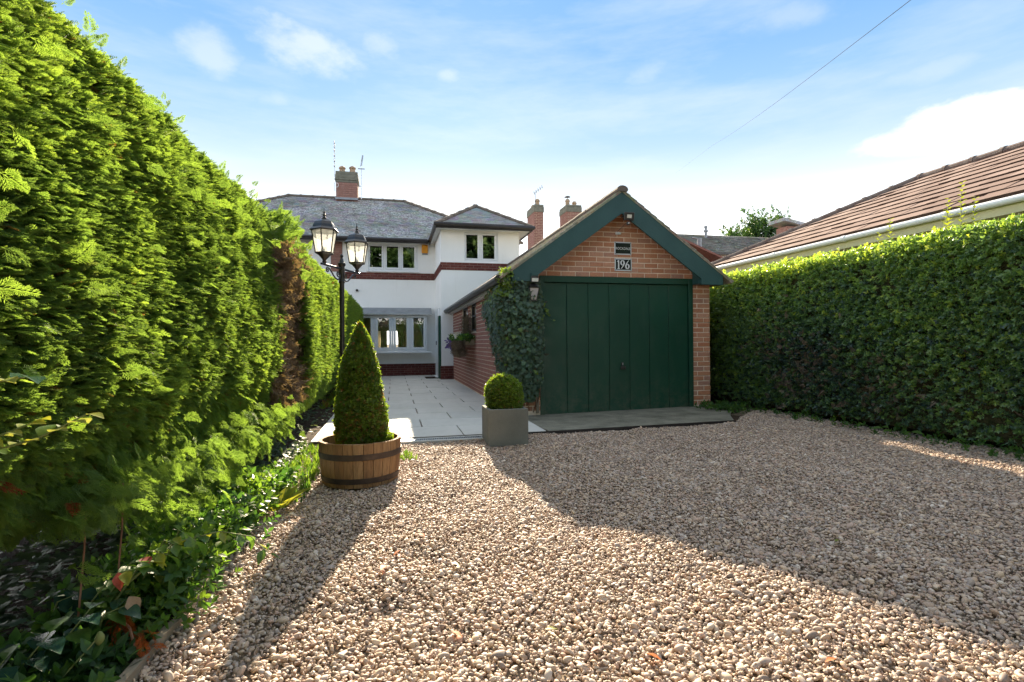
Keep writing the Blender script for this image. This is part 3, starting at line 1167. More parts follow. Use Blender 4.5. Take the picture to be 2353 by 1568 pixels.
def garage():
    t = thing('brick_garage', 'orange brick garage with a teal gable board and ivy at its corner', 'garage', (3.33, GY, 0))
    top = lambda x: AZ - 0.10 - SL * abs(x - AX)
    # mortar body: gable front with door opening, side and rear walls
    mb = MB()
    yf, yb = GY + 0.0045, GY + 0.215
    mb.prism([(GX0 + .005, -0.1), (DX0, -0.1), (DX0, DZ), (DX1, DZ), (DX1, -0.1), (GX1 - .005, -0.1), (GX1 - .005, top(GX1)), (AX, top(AX)), (GX0 + .005, top(GX0))], 'y', yf, yb)
    WY = [(10.75, 11.55), (12.0, 13.0)]
    wz0, wz1 = 1.3, 1.9
    x0, x1 = GX0 + 0.007, GX0 + 0.215
    for a, b, c, d in ((yb, GB, -0.1, wz0), (yb, WY[0][0], wz0, wz1), (WY[0][1], WY[1][0], wz0, wz1), (WY[1][1], GB, wz0, wz1), (yb, GB, wz1, 2.0)):
        mb.box(x0, x1, a, b, c, d)
    mb.box(GX1 - 0.2, GX1 - .006, yb, GB, -0.1, top(GX1))
    mb.prism([(x1, -0.1), (GX1 - .2, -0.1), (GX1 - .2, top(GX1)), (AX, top(AX)), (x1, top(GX0))], 'y', GB - 0.2, GB)
    mb.build('wall', MT['mortar'], t)
    MB().box(x1 + .01, GX1 - .25, GY + .3, GB - .25, -0.05, -0.02).build('floor_slab', MT['apron'], t)

    # front bricks, one by one, running bond
    nrow = int(3.2 / CH)
    for r_ in range(nrow):
        zc = 0.03 + (r_ + 0.5) * CH
        hw = GX1
        segs = []
        if zc + CH / 2 < DZ + 0.012:
            segs = [(GX0, DX0 - .002), (DX1 + .002, GX1)]
        else:
            lim = (AZ - 0.16 - zc) / SL
            segs = [(max(GX0, AX - lim), min(GX1, AX + lim))]
        for a, b in segs:
            if b - a < 0.05:
                continue
            off = 0.0 if r_ % 2 else PW / 2
            start = GX0 + off - PW
            x = start
            while x < b:
                s0, s1 = max(x, a), min(x + PW, b)
                x += PW
                w = s1 - s0 - (0.011 if s1 < b - .001 else 0.0)
                if w < 0.03:
                    continue
                me = brick_variant('f', 'brick', w)
                place(me, 'brick', (s0 + w / 2, GY + random.uniform(-0.0015, 0.0015), zc), t, (0, 0, random.uniform(-.004, .004)))
    # side wall bricks: seen too much from the side to tell singly
    sb = MB()
    for r_ in range(25):
        zc = 0.03 + (r_ + 0.5) * CH
        y = GY + (0 if r_ % 2 else PW / 2) - PW * 0.5
        while y < GB - .01:
            s0, s1 = max(y, GY + 0.002), min(y + PW - 0.011, GB)
            y += PW
            if s1 - s0 < 0.03:
                continue
            if zc > wz0 - .02 and zc < wz1 + .02:
                cut = False
                for a, b in WY:
                    if s1 > a and s0 < b:
                        if s0 < a - .03:
                            s1 = a
                        elif s1 > b + .03:
                            s0 = b
                        else:
                            cut = True
                if cut:
                    continue
            j = random.uniform(-0.002, 0.002)
            h = (CH - .012) / 2
            sb.add([(GX0 + j, s0 + .003, zc - h + .003), (GX0 + j, s1 - .003, zc - h + .003), (GX0 + j, s1 - .003, zc + h - .003), (GX0 + j, s0 + .003, zc + h - .003),
                    (GX0 + .008, s0, zc - h), (GX0 + .008, s1, zc - h), (GX0 + .008, s1, zc + h), (GX0 + .008, s0, zc + h)],
                   [(3, 2, 1, 0), (0, 1, 5, 4), (1, 2, 6, 5), (2, 3, 7, 6), (3, 0, 4, 7)])
    sb.build('side_brick', MT['brick_side'], t, kind='stuff')

    # door: part of the garage, seven boards wide, with frame and handle
    fr = MB()
    fr.box(DX0 + .001, DX0 + 0.075, GY - 0.012, GY + 0.09, -0.03, DZ - .002, 0, 0.003)
    fr.box(DX1 - 0.075, DX1 - .001, GY - 0.012, GY + 0.09, 0.004, DZ - .002, 0, 0.003)
    fr.box(DX0 + 0.0755, DX1 - 0.0755, GY - 0.0125, GY + 0.09, DZ - 0.095, DZ - .002, 0, 0.003)
    d = MB().box(DX0 + .077, DX1 - .077, GY + 0.05, GY + 0.07, -0.02, DZ - 0.098).build('garage_door', MT['door_green'], t)
    fr.build('door_frame', MT['door_green'], d)
    xs = [2.208, 2.560, 2.905, 3.248, 3.588, 3.922, 4.255, 4.592]
    for i in range(7):
        a, b = xs[i] + .003, xs[i + 1] - .003
        zb = -0.026 + 0.03 * (a - 2.2) / 2.4
        MB().box(a, b, GY + 0.024, GY + 0.0495, zb, DZ - 0.101, 0, 0.004).build('door_panel', MT['door_green'], d)
    h = MB()
    h.lathe([(0.0, -0.006), (0.02, -0.006), (0.02, 0.0), (0.0, 0.0)], 12, (0, 0, 0))
    hb = MB().box(3.44, 3.475, GY + .006, GY + 0.0235, 0.68, 0.735, 0, 0.004)
    hb.box(3.42, 3.505, GY - .012, GY + .005, 0.625, 0.675, 0, 0.006)
    hb.build('handle', MT['black_iron'], d)
    MB().box(3.449, 3.466, GY - .004, GY + .0055, 0.69, 0.725, 0, 0.003).build('lock', MT['steel'], d)

    # bargeboards with boot ends
    ya, yb2 = 7.27, 7.305
    for s in (-1, 1):
        X = lambda d_: AX + s * d_
        poly = [(X(0), 3.30), (X(1.70), 3.30 - SL * 1.70), (X(1.70), 1.935), (X(1.32), 1.935), (X(1.32), 2.025), (X(0), 2.98)]
        if s < 0:
            poly = poly[::-1]
        o = MB().prism(poly, 'y', ya, yb2).build('bargeboard', MT['teal'], t)
        # eaves box closing the end
        MB().prism([(X(1.30), 1.95), (X(1.69), 1.95), (X(1.69), 3.28 - SL * 1.69), (X(1.30), 3.28 - SL * 1.30)][::s], 'y', yb2 + .003, GY - .005).build('soffit', MT['teal'], t)
    # roof: deck, courses of tiles (joined, too small to pick apart), ridge tiles
    for s in (-1, 1):
        deck = MB()
        e = AX + s * 1.86
        y0, y1 = 7.26, 15.45
        zr, ze = AZ - .03, AZ - .03 - SL * 1.86
        deck.add([(AX, y0, zr), (e, y0, ze), (e, y1, ze), (AX, y1, zr), (AX, y0, zr - .03), (e, y0, ze - .03), (e, y1, ze - .03), (AX, y1, zr - .03)],
                 [(0, 1, 2, 3), (7, 6, 5, 4), (0, 4, 5, 1), (1, 5, 6, 2), (2, 6, 7, 3)])
        rf = deck.build('roof', MT['garage_tile'], t)
        tl = MB()
        ln = 1.86 * math.hypot(1, SL)
        nc = 17
        ux, uz = s / math.hypot(1, SL), -SL / math.hypot(1, SL)
        nx_, nz_ = SL / math.hypot(1, SL) * s, 1 / math.hypot(1, SL)
        for c in range(nc):
            a0, a1 = c * ln / nc, (c + 1) * ln / nc + .02
            y = y0 - 0.012 + (-0.08 if c % 2 else 0)
            if c % 2:
                pass
            while y < y1:
                w = 0.165
                yy0, yy1 = max(y, y0 - .012) + .002, min(y + w, y1 + .02) - .002
                y += w
                if yy1 - yy0 < .02:
                    continue
                lf = 0.016 + random.uniform(-.003, .004)
                P = lambda a, l, yv: (AX + ux * a + nx_ * l, yv, AZ - .03 + uz * a + nz_ * l)
                j = random.uniform(-.008, .008)
                vs = [P(a0, .004, yy0), P(a0, .004, yy1), P(a1 + j, lf, yy1), P(a1 + j, lf, yy0), P(a1 + j, lf - .016, yy1), P(a1 + j, lf - .016, yy0), P(a0, -.006, yy0), P(a0, -.006, yy1)]
                fs = [(0, 1, 2, 3), (3, 2, 4, 5), (0, 3, 5, 6), (2, 1, 7, 4)]
                if s < 0:
                    fs = [f[::-1] for f in fs]
                tl.add(vs, fs)
        tl.build('roof_tile', MT['garage_tile'], rf, kind='stuff')
    y = 7.24
    rme = MB()
    prof = [(math.cos(q) * 0.09, math.sin(q) * 0.062) for q in np.linspace(0, math.pi, 7)]
    rme.prism([(x, z) for x, z in prof] + [(-0.075, -0.03), (0.075, -0.03)], 'y', 0, 0.445)
    rmesh = rme.mesh('ridge_tile', MT['ridge'])
    while y < 15.3:
        place(rmesh, 'ridge_tile', (AX, y, AZ - 0.028 + random.uniform(-.004, .004)), t, (random.uniform(-.006, .006), 0, random.uniform(-.008, .008)))
        y += 0.452
    # gutter and fascia on the near side
    g = MB()
    gx, gz = 1.475, 1.965
    g.tube([(gx, 7.33, gz), (gx, 15.5, gz)], 0.062, 10)
    g.build('gutter', MT['black_plastic'], t, True)
    MB().box(1.545, 1.565, 7.33, 15.42, 1.885, 2.03).build('fascia', MT['soffit'], t)
    MB().box(1.566, 1.678, 7.33, 15.42, 1.885, 1.897).build('soffit_board', MT['soffit'], t)
    # side windows
    for k, (a, b) in enumerate(WY):
        w = MB()
        xw0, xw1 = GX0 + 0.03, GX0 + 0.09
        for aa, bb, cc, dd in ((a, b, wz0, wz0 + .05), (a, b, wz1 - .05, wz1), (a, a + .05, wz0 + .051, wz1 - .051), (b - .05, b, wz0 + .051, wz1 - .051), (a + .051, b - .051, 1.62, 1.655)):
            w.box(xw0, xw1, aa + .002, bb - .002, cc, dd)
        o = w.build('window', MT['black_plastic'], t)
        MB().quad((xw0 + .03, b - .051, wz0 + .051), (xw0 + .03, a + .051, wz0 + .051), (xw0 + .03, a + .051, wz1 - .051), (xw0 + .03, b - .051, wz1 - .051)).build('pane', MT['pane'], o)
        if k == 0:
            MB().box(xw0 + .05, xw0 + .06, a + .3, b - .051, 1.5, wz1 - .051).build('reflection_panel', MT['curtain'], o)  # pale panel stands in for the reflection in the glass
    return t


GARAGE = garage()


# ---- things on the garage
def strokes(mb, pts, w, y, mi=0):
    """flat raised stroke along 2-D points with per-point width, facing -Y"""
    for (x0, z0, w0), (x1, z1, w1) in zip(pts[:-1], pts[1:]):
        d = Vector((x1 - x0, z1 - z0))
        if d.length < 1e-6:
            continue
        n = Vector((-d.y, d.x)).normalized()
        a, b = n * w0 * w / 2, n * w1 * w / 2
        vs = [(x0 - a.x, y, z0 - a.y), (x1 - b.x, y, z1 - b.y), (x1 + b.x, y, z1 + b.y), (x0 + a.x, y, z0 + a.y)]
        mb.add(vs, [(0, 1, 2, 3)], mi)


def digit(mb, ch, ox, oz, h, y):
    """serif numeral drawn with thick and thin strokes"""
    w = h * 0.16
    P = lambda x, z, k: (ox + x * h, oz + z * h, k)
    if ch == '1':
        strokes(mb, [P(.20, .03, 1), P(.20, .97, 1)], w, y)
        strokes(mb, [P(.03, .80, .3), P(.20, .97, .8)], w, y - .0003)
        strokes(mb, [P(.03, .03, .42), P(.37, .03, .42)], w, y - .0006)
        return
    flip = ch == '6'
    q = lambda x, z, k: P(.48 - x, 1 - z, k) if flip else P(x, z, k)
    ring = []
    for i in range(21):
        a = 2 * math.pi * i / 20 + 0.6
        ring.append(q(.24 + .19 * math.cos(a), .70 + .255 * math.sin(a), 0.45 + 0.75 * abs(math.cos(a))))
    strokes(mb, ring, w, y)
    tail = []
    for i in range(10):
        s = i / 9
        a = 0.15 - s * 1.25
        tail.append(q(.43 - .36 * s ** 1.7, .70 - .66 * s, 1.15 - 0.75 * s))
    strokes(mb, tail, w, y - .0003)


def text_mesh(txt, size, mat, name):
    cu = bpy.data.curves.new(name, 'FONT')
    cu.body = txt
    cu.size = size
    cu.align_x, cu.align_y = 'CENTER', 'CENTER'
    o = bpy.data.objects.new(name, cu)
    COL.objects.link(o)
    dg = bpy.context.evaluated_depsgraph_get()
    me = bpy.data.meshes.new_from_object(o.evaluated_get(dg))
    COL.objects.unlink(o)
    bpy.data.objects.remove(o)
    me.name = name
    me.materials.clear()
    me.materials.append(mat)
    return me


MT['steel_w'] = simple('satin_aluminium', (0.62, 0.64, 0.66), (0.68, 0.70, 0.72), 0.4, 12, 0.5, metal=0.3)


def sign_plate(name, label, cx, cz, w, h):
    t = thing(name, label, 'sign', (cx, GY - .01, cz))
    y = GY - 0.006
    MB().box(cx - w / 2, cx + w / 2, y - .006, y, cz - h / 2, cz + h / 2, 0, .002).build('backing_plate', MT['steel_w'], t)
    b = .019
    MB().box(cx - w / 2 + b, cx + w / 2 - b, y - .011, y - .0065, cz - h / 2 + b, cz + h / 2 - b).build('sign_face', MT['sign_black'], t)
    for sx in (-1, 1):
        for sz in (-1, 1):
            px, pz = cx + sx * (w / 2 - .014), cz + sz * (h / 2 - .014)
            s = MB()
            vs = [(px + .006 * math.cos(q), y - .0085, pz + .006 * math.sin(q)) for q in np.linspace(0, 2 * math.pi, 9)[:-1]]
            ws = [(px + .007 * math.cos(q), y - .0062, pz + .007 * math.sin(q)) for q in np.linspace(0, 2 * math.pi, 9)[:-1]]
            s.add(vs + ws, [tuple(range(8))] + [(i, i + 8, (i + 1) % 8 + 8, (i + 1) % 8) for i in range(8)])
            s.build('screw', MT['black_iron'], t)
    return t, y - .0116


SX = 3.47
t, yy = sign_plate('name_plate', 'upper black name plate reading ROCKDALE in a silver frame on the gable', SX, 2.495, 0.285, 0.20)
me = text_mesh('ROCKDALE', 0.056, MT['white_paint'], 'lettering')
place(me, 'lettering', (SX, yy, 2.49), t, (math.pi / 2, 0, 0), (0.86, 1, 1))
me = text_mesh('HOUSE', 0.022, MT['steel'], 'lettering') if False else None
t, yy = sign_plate('number_plate', 'lower black house number plate 196 in a silver frame above the garage door', SX + .004, 2.243, 0.285, 0.195)
nb = MB()
for ch, ox in (('1', -0.108), ('9', -0.048), ('6', 0.032)):
    digit(nb, ch, SX + .004 + ox, 2.243 - 0.068, 0.138, yy)
nb.build('numerals', MT['white_paint'], t)


def floodlight():
    x, y, z = 3.40, 7.12, 2.90
    t = thing('floodlight', 'small black floodlight with lens tilted down at the peak of the gable', 'light', (x, 7.27, z))
    m = Matrix.Translation((x, y, z)) @ Matrix.Rotation(math.radians(14), 4, 'X') @ Matrix.Rotation(math.radians(-6), 4, 'Z')

    def b(name, mat, *a, **k):
        mb = MB().box(*a, **k)
        mb.v = [tuple(m @ Vector(v)) for v in mb.v]
        return mb.build(name, mat, t)
    b('housing', MT['black_iron'], -.075, .075, -.02, .03, -.06, .06, ch=.006)
    b('lens', MT['lamp_lens'], -.036, .036, -.0225, -.0203, -.024, .026)
    br = MB()
    br.tube([(x - .02, y + .03, z), (x - .05, 7.2, z + .02), (x - .05, 7.268, z + .02)], .008, 6)
    br.build('bracket', MT['black_iron'], t)
    s = MB().lathe([(0, -.032), (.02, -.024), (.026, 0), (.018, .02), (0, .024)], 12, (x - .02, y - .01, z - .105))
    s.build('sensor_head', MT['black_iron'], t, True)
    MB().lathe([(0, -.01), (.011, -.006), (.012, .006), (0, .01)], 10, (x - .02, y - .034, z - .108)).build('sensor_lens', MT['white_paint'], t, True)
    c = MB()
    c.tube([(x - .04, y + .02, z - .1), (x - .09, y + .06, z - .16), (x - .13, y + .12, z - .2)], .004, 5)
    c.build('cable', MT['black_iron'], t)


MT['lamp_lens'] = simple('frosted_lens', (0.62, 0.58, 0.48), (0.75, 0.73, 0.68), 0.15, 20, 0.5)
floodlight()


def gable_sensor():
    x, z = 3.385, 2.72
    t = thing('camera_bracket', 'small white bracket fixed to the brickwork above the name plate', 'bracket', (x, GY, z))
    b = MB()
    b.box(x - .035, x + .035, GY - .014, GY - .003, z - .016, z + .028, 0, .004)
    b.build('base', MT['white_paint'], t)
    for s in (-1, 1):
        MB().lathe([(0, -.02), (.016, -.014), (.018, .0), (.014, .014), (0, .018)], 10, (x + s * .03, GY - .03, z)).build('knob', MT['white_paint'], t, True)
    MB().box(x - .012, x + .012, GY - .04, GY - .0145, z - .02, z + .002, 0, .003).build('clip', MT['steel'], t)


gable_sensor()


def carriage_lantern():
    x, z = 1.985, 1.80
    y = 7.33
    t = thing('wall_lantern', 'grey wall lantern hung beside the top left corner of the garage door', 'wall light', (x, GY, z))
    MB().box(x - .055, x + .055, y - .05, y + .06, z + .045, z + .062, 0, .004).build('lantern_roof', MT['black_iron'], t)
    MB().lathe([(.10, 0), (.062, .035), (.02, .05), (0, .05)], 4, (x, y, z + .062), 0, math.pi / 4).build('lantern_cap', MT['black_iron'], t)
    f = MB()
    q = 0.072
    p = 0.042
    for sx in (-1, 1):
        for sy in (-1, 1):
            f.tube([(x + sx * q, y + sy * q, z + .045), (x + sx * p, y + sy * p, z - .13)], .006, 6)
    f.box(x - p - .006, x + p + .006, y - p - .006, y + p + .006, z - .145, z - .13)
    f.box(x - q - .006, x + q + .006, y - q - .006, y + q + .006, z + .036, z + .0449)
    f.build('lantern_frame', MT['black_iron'], t)
    g = MB()
    for (ax, ay), (bx, by) in (((-1, -1), (1, -1)), ((1, -1), (1, 1)), ((1, 1), (-1, 1)), ((-1, 1), (-1, -1))):
        g.quad((x + ax * (q - .002), y + ay * (q - .002), z + .036), (x + bx * (q - .002), y + by * (q - .002), z + .036),
               (x + bx * (p - .002), y + by * (p - .002), z - .13), (x + ax * (p - .002), y + ay * (p - .002), z - .13))
    g.build('glass', MT['frosted'], t)
    MB().tube([(x, y, z - .145), (x, y, z - .16), (x, y + .04, z - .18), (x, GY - .003, z - .16)], .007, 6).build('bracket', MT['black_iron'], t)
    # solar light fixed above it
    s = thing('solar_light', 'small boxy solar light with a white front above the wall lantern', 'light', (x, 7.3, z + .16))
    MB().box(x - .05, x + .062, 7.235, 7.265, z + .115, z + .21, 0, .005).build('housing', MT['black_iron'], s)
    MB().box(x - .04, x + .052, 7.229, 7.2345, z + .125, z + .175, 0, .002).build('lens', MT['lamp_lens'], s)
    MB().box(x - .05, x + .062, 7.238, 7.262, z + .2105, z + .25, 0, .004).build('solar_panel', MT['teal'], s)


MT['frosted'] = simple('frosted_glass', (0.45, 0.42, 0.42), (0.52, 0.49, 0.48), 0.25, 10, 0.5)
carriage_lantern()


# ================================================================== HOUSE
HY, HX0, HX1, HZ = 17.3, -7.0, 3.72, 4.36
WX0, WX1, WYF = 1.35, 3.66, 15.05


def wall_panel(mb, x0, x1, z0, z1, yf, th, holes, mi=0):
    """wall in the XZ plane, front face at yf, with rectangular holes (x0,x1,z0,z1)"""
    xs = sorted({x0, x1, *[h[0] for h in holes], *[h[1] for h in holes]})
    zs = sorted({z0, z1, *[h[2] for h in holes], *[h[3] for h in holes]})
    inside = lambda x, z: any(h[0] < x < h[1] and h[2] < z < h[3] for h in holes)
    for i in range(len(xs) - 1):
        for j in range(len(zs) - 1):
            a, b, c, d = xs[i], xs[i + 1], zs[j], zs[j + 1]
            if inside((a + b) / 2, (c + d) / 2):
                continue
            mb.quad((a, yf, c), (b, yf, c), (b, yf, d), (a, yf, d), mi)
            mb.quad((b, yf + th, c), (a, yf + th, c), (a, yf + th, d), (b, yf + th, d), mi)
    for a, b, c, d in holes:
        mb.quad((a, yf, c), (a, yf + th, c), (b, yf + th, c), (b, yf, c), mi)
        mb.quad((a, yf, d), (b, yf, d), (b, yf + th, d), (a, yf + th, d), mi)
        mb.quad((a, yf, c), (a, yf, d), (a, yf + th, d), (a, yf + th, c), mi)
        mb.quad((b, yf, c), (b, yf + th, c), (b, yf + th, d), (b, yf, d), mi)


def casement(parent, x0, x1, z0, z1, y, lights, gz0, gz1, sill=True, name='window', glass='pane'):
    """white framed window with opening lights; y is its outer face"""
    fr = MB()
    fr.box(x0, x1, y, y + .06, z0, z0 + .055, 0, .003)
    fr.box(x0, x1, y, y + .06, z1 - .045, z1, 0, .003)
    edges = [x0] + [(lights[i][1] + lights[i + 1][0]) / 2 for i in range(len(lights) - 1)] + [x1]
    for i, e in enumerate(edges):
        a, b = (e, e + .04) if i == 0 else ((e - .04, e) if i == len(edges) - 1 else (e - .028, e + .028))
        fr.box(a, b, y + .001, y + .059, z0 + .056, z1 - .046, 0, .003)
    w = fr.build(name, MT['upvc'], parent)
    for i, (a, b) in enumerate(lights):
        l0 = edges[i] + (.041 if i == 0 else .029)
        l1 = edges[i + 1] - (.041 if i == len(lights) - 1 else .029)
        s = MB()
        ya, yb = y - .012, y + .045
        zl0, zl1 = z0 + .057, z1 - .047
        s.box(l0 + .002, l1 - .002, ya, yb, zl0 + .002, gz0, 0, .004)
        s.box(l0 + .002, l1 - .002, ya, yb, gz1, zl1 - .002, 0, .004)
        s.box(l0 + .002, a, ya, yb, gz0 + .001, gz1 - .001, 0, .004)
        s.box(b, l1 - .002, ya, yb, gz0 + .001, gz1 - .001, 0, .004)
        s.build('sash', MT['upvc'], w)
        MB().quad((a - .003, y + .018, gz0 - .003), (b + .003, y + .018, gz0 - .003), (b + .003, y + .018, gz1 + .003), (a - .003, y + .018, gz1 + .003)).build('pane', MT[glass], w)
    if sill:
        MB().box(x0 - .05, x1 + .05, y - .09, y + .03, z0 - .035, z0 - .002, 0, .005).build('sill', MT['upvc'], w)
    return w


def tiles_on(mb, org, u, v, poly_in, len_u, len_v, gauge, tw, lift, jit=.3, seed=0):
    """courses of plain tiles over a plane: origin, unit course direction u, unit upslope direction v"""
    r = random.Random(seed)
    u, v = Vector(u).normalized(), Vector(v).normalized()
    n = u.cross(v).normalized()
    if n.z < 0:
        n = -n
    org = Vector(org)
    c = 0
    b = 0.0
    while b < len_v:
        a = -(tw / 2 if c % 2 else 0)
        while a < len_u:
            m = (a + tw / 2, b + gauge / 2)
            if poly_in(*m):
                l = lift * (1 + r.uniform(-jit, jit))
                w0, w1 = a + .003, a + tw - .003
                P = lambda aa, bb, ll: org + u * aa + v * bb + n * ll
                d = r.uniform(-.006, .006)
                vs = [P(w0, b + d, l), P(w1, b + d, l), P(w1, b + gauge + .02, .002), P(w0, b + gauge + .02, .002), P(w0, b + d, l - .012), P(w1, b + d, l - .012)]
                mb.add(vs, [(0, 1, 2, 3), (4, 5, 1, 0)])
            a += tw
        b += gauge
        c += 1


def hip_run(parent, a, b, me, step, name='ridge_tile'):
    a, b = Vector(a), Vector(b)
    d = b - a
    n = max(1, int(round(d.length / step)))
    q = d.to_track_quat('Y', 'Z').to_euler()
    for i in range(n):
        place(me, name, a + d * (i / n), parent, (q.x + random.uniform(-.006, .006), q.y, q.z + random.uniform(-.008, .008)))


def half_round(r, h, ln, mat, name='ridge_tile'):
    mb = MB()
    prof = [(math.cos(q) * r, math.sin(q) * h) for q in np.linspace(0, math.pi, 7)]
    mb.prism(prof + [(-r * .85, -.03), (r * .85, -.03)], 'y', 0, ln)
    prof2 = [(math.cos(q) * r * 1.14, math.sin(q) * h * 1.16) for q in np.linspace(0, math.pi, 7)]
    mb.prism(prof2 + [(-r * .95, -.03), (r * .95, -.03)], 'y', -0.02, 0.05)
    return mb.mesh(name, mat)


def brick_strip(parent, x0, x1, z0, rows, y, mat, axis='y', start=0.0, ch=0.0733):
    for r_ in range(rows):
        zc = z0 + (r_ + .5) * ch
        x = x0 - (0.5 * .225 if r_ % 2 else 0) - start
        while x < x1:
            s0, s1 = max(x, x0), min(x + .215, x1)
            x += .225
            if s1 - s0 < .03:
                continue
            w = s1 - s0
            key = (mat, axis, round(w, 2), r_ % 3)
            if key not in BR:
                BR[key] = brick_mesh(w, ch - .011, mat, .03, len(BR)).mesh('brick', MT[mat])
            if axis == 'y':
                place(BR[key], 'brick', (s0 + w / 2, y + random.uniform(-.001, .001), zc), parent)
            else:
                place(BR[key], 'brick', (y + random.uniform(-.001, .001), s0 + w / 2, zc), parent, (0, 0, -math.pi / 2))


def house():
    t = thing('semi_detached_house', 'white rendered house with dark brick bands, grey hipped roof and a front wing', 'house', (0, HY, 0))
    EY, RY, EZ, RZ = 16.85, 20.6, 4.34, 6.53
    # walls
    mb = MB()
    bay = (-1.62, 1.06, 0.79, 1.93)
    up = (-0.775, 0.807, 3.39, 4.255)
    up2 = (-4.6, -3.0, 3.39, 4.255)
    wall_panel(mb, HX0, WX0 + .005, -0.1, HZ, HY, .28, [bay, up])
    wall_panel(mb, WX0, WX1, -0.1, HZ + .04, WYF, .28, [(2.02, 3.02, 3.42, 4.285)])
    mb.quad((WX0, WYF, -0.1), (WX0, WYF, HZ + .04), (WX0, HY + .1, HZ + .04), (WX0, HY + .1, -0.1))
    mb.quad((WX1, WYF, -0.1), (WX1, HY + .1, -0.1), (WX1, HY + .1, HZ + .04), (WX1, WYF, HZ + .04))
    mb.quad((HX1, HY, -0.1), (HX1, 23.9, -0.1), (HX1, 23.9, HZ), (HX1, HY, HZ))
    mb.quad((WX1, HY, -0.1), (HX1, HY, -.1), (HX1, HY, HZ), (WX1, HY, HZ))
    mb.quad((HX0, HY, -0.1), (HX0, HY, HZ), (HX0, 23.9, HZ), (HX0, 23.9, -0.1))
    wall_panel(mb, HX0, HX1, -0.1, HZ, 23.62, .28, [(-.52, 0.28, 0.9, 1.62)])
    mb.build('wall', MT['render'], t)
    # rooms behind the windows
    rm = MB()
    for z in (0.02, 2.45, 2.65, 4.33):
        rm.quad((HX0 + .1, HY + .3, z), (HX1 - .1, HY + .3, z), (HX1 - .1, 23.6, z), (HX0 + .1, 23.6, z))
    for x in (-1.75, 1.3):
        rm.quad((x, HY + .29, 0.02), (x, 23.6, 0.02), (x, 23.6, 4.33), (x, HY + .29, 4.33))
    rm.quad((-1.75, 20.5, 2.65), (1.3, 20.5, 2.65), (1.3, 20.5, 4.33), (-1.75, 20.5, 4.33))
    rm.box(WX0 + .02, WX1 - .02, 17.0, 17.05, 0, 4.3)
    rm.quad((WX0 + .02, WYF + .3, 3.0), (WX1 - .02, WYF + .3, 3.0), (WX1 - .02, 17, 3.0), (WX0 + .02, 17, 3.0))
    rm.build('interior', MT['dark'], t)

    def curtain(x0, x1, z0, z1, y, mat, gather=0.0):
        c = MB()
        n, rows = 26, 8
        P = []
        for j in range(rows + 1):
            s = j / rows
            zz = z1 + (z0 - z1) * s
            pinch = 1 - gather * math.sin(min(1, s * 1.5) * math.pi / 2)
            for i in range(n + 1):
                q = i / n
                P.append((x1 + (x0 - x1) * q * pinch, y + .03 * math.sin(q * 30), zz))
        c.add(P, [(j * (n + 1) + i, j * (n + 1) + i + 1, (j + 1) * (n + 1) + i + 1, (j + 1) * (n + 1) + i) for j in range(rows) for i in range(n)])
        return c.build('curtain', mat, t, True)
    curtain(.58, 1.12, .95, 1.92, 17.36, MT['curtain'], .62)
    curtain(-1.6, -1.05, .95, 1.92, 17.36, MT['curtain'], .4)
    curtain(.32, .75, 3.4, 4.25, HY + .2, MT['curtain'], .75)
    curtain(0.12, 0.52, .75, 1.9, 23.4, MT['curtain_gold'], .2)
    curtain(-.56, -.26, .75, 1.75, 23.42, MT['sheer'], .1)
    MB().box(-.7, .5, 23.3, 23.36, 1.6, 1.85).build('pelmet', MT['curtain_gold'], t)

    # windows
    casement(t, -.775, .807, 3.39, 4.255, HY + .03, [(-.71, -.345), (-.187, .174), (.327, .688)], 3.51, 4.19)
    casement(t, 2.02, 3.02, 3.42, 4.285, WYF + .03, [(2.085, 2.419), (2.573, 2.917)], 3.515, 4.2, False)
    b = casement(t, -1.60, 1.05, .80, 1.93, 16.98, [(-1.02, -.69), (-.465, -.13), (.085, .415), (.635, .95)], .93, 1.865, False, 'bay_window', 'pane_clear')
    MB().box(-1.60, -1.555, 17.042, HY - .002, .80, 1.93).build('side_panel', MT['upvc'], b)
    MB().box(1.05 - .045, 1.05, 17.042, HY - .002, .80, 1.93).build('side_panel', MT['upvc'], b)
    MB().box(-1.72, 1.19, 16.88, HY - .003, .745, .795, 0, .01).build('sill', MT['upvc'], b)
    cp = MB()
    cp.prism([(16.84, 1.985), (HY - .004, 1.985), (HY - .004, 2.20), (17.2, 2.20)], 'x', -1.75, 1.21)
    c = cp.build('bay_canopy', MT['lead'], t)
    sc = MB()
    x = -1.74
    while x < 1.19:
        q = [(x + .05 * math.cos(a), 1.99 - .028 * math.sin(a)) for a in np.linspace(0, math.pi, 6)]
        sc.prism([(p[0] + .05, p[1]) for p in q], 'y', 16.826, 16.837)
        x += .1
    sc.box(-1.75, 1.21, 16.822, 16.8385, 1.985, 1.992)
    sc.build('scalloped_edge', MT['lead_edge'], c)
    MB().box(-1.72, 1.18, 16.87, HY - .003, 1.945, 1.983).build('canopy_board', MT['upvc'], t)

    # brick bands and plinths, brick by brick on a mortar backing
    back = MB()
    back.box(-1.5, WX0 - .02, HY - .012, HY - .001, 3.115, 3.335)
    back.box(WX0 - .011, WX1, WYF - .012, WYF - .001, 3.155, 3.378)
    back.box(WX0 - .012, WX0 - .001, WYF, HY - .013, 3.13, 3.36)
    back.box(-1.9, -1.55, HY - .012, HY - .001, 3.336, 4.30)
    back.box(-2.2, WX0 - .02, HY - .022, HY - .001, -.05, .395)
    back.box(WX0 - .021, WX1, WYF - .022, WYF - .001, -.05, .4)
    back.box(WX0 - .022, WX0 - .001, WYF, HY - .023, -.05, .4)
    back.build('brick_backing', MT['mortar_dark'], t)
    brick_strip(t, -1.48, WX0 - .02, 3.115, 3, HY - .02, 'brick_dark')
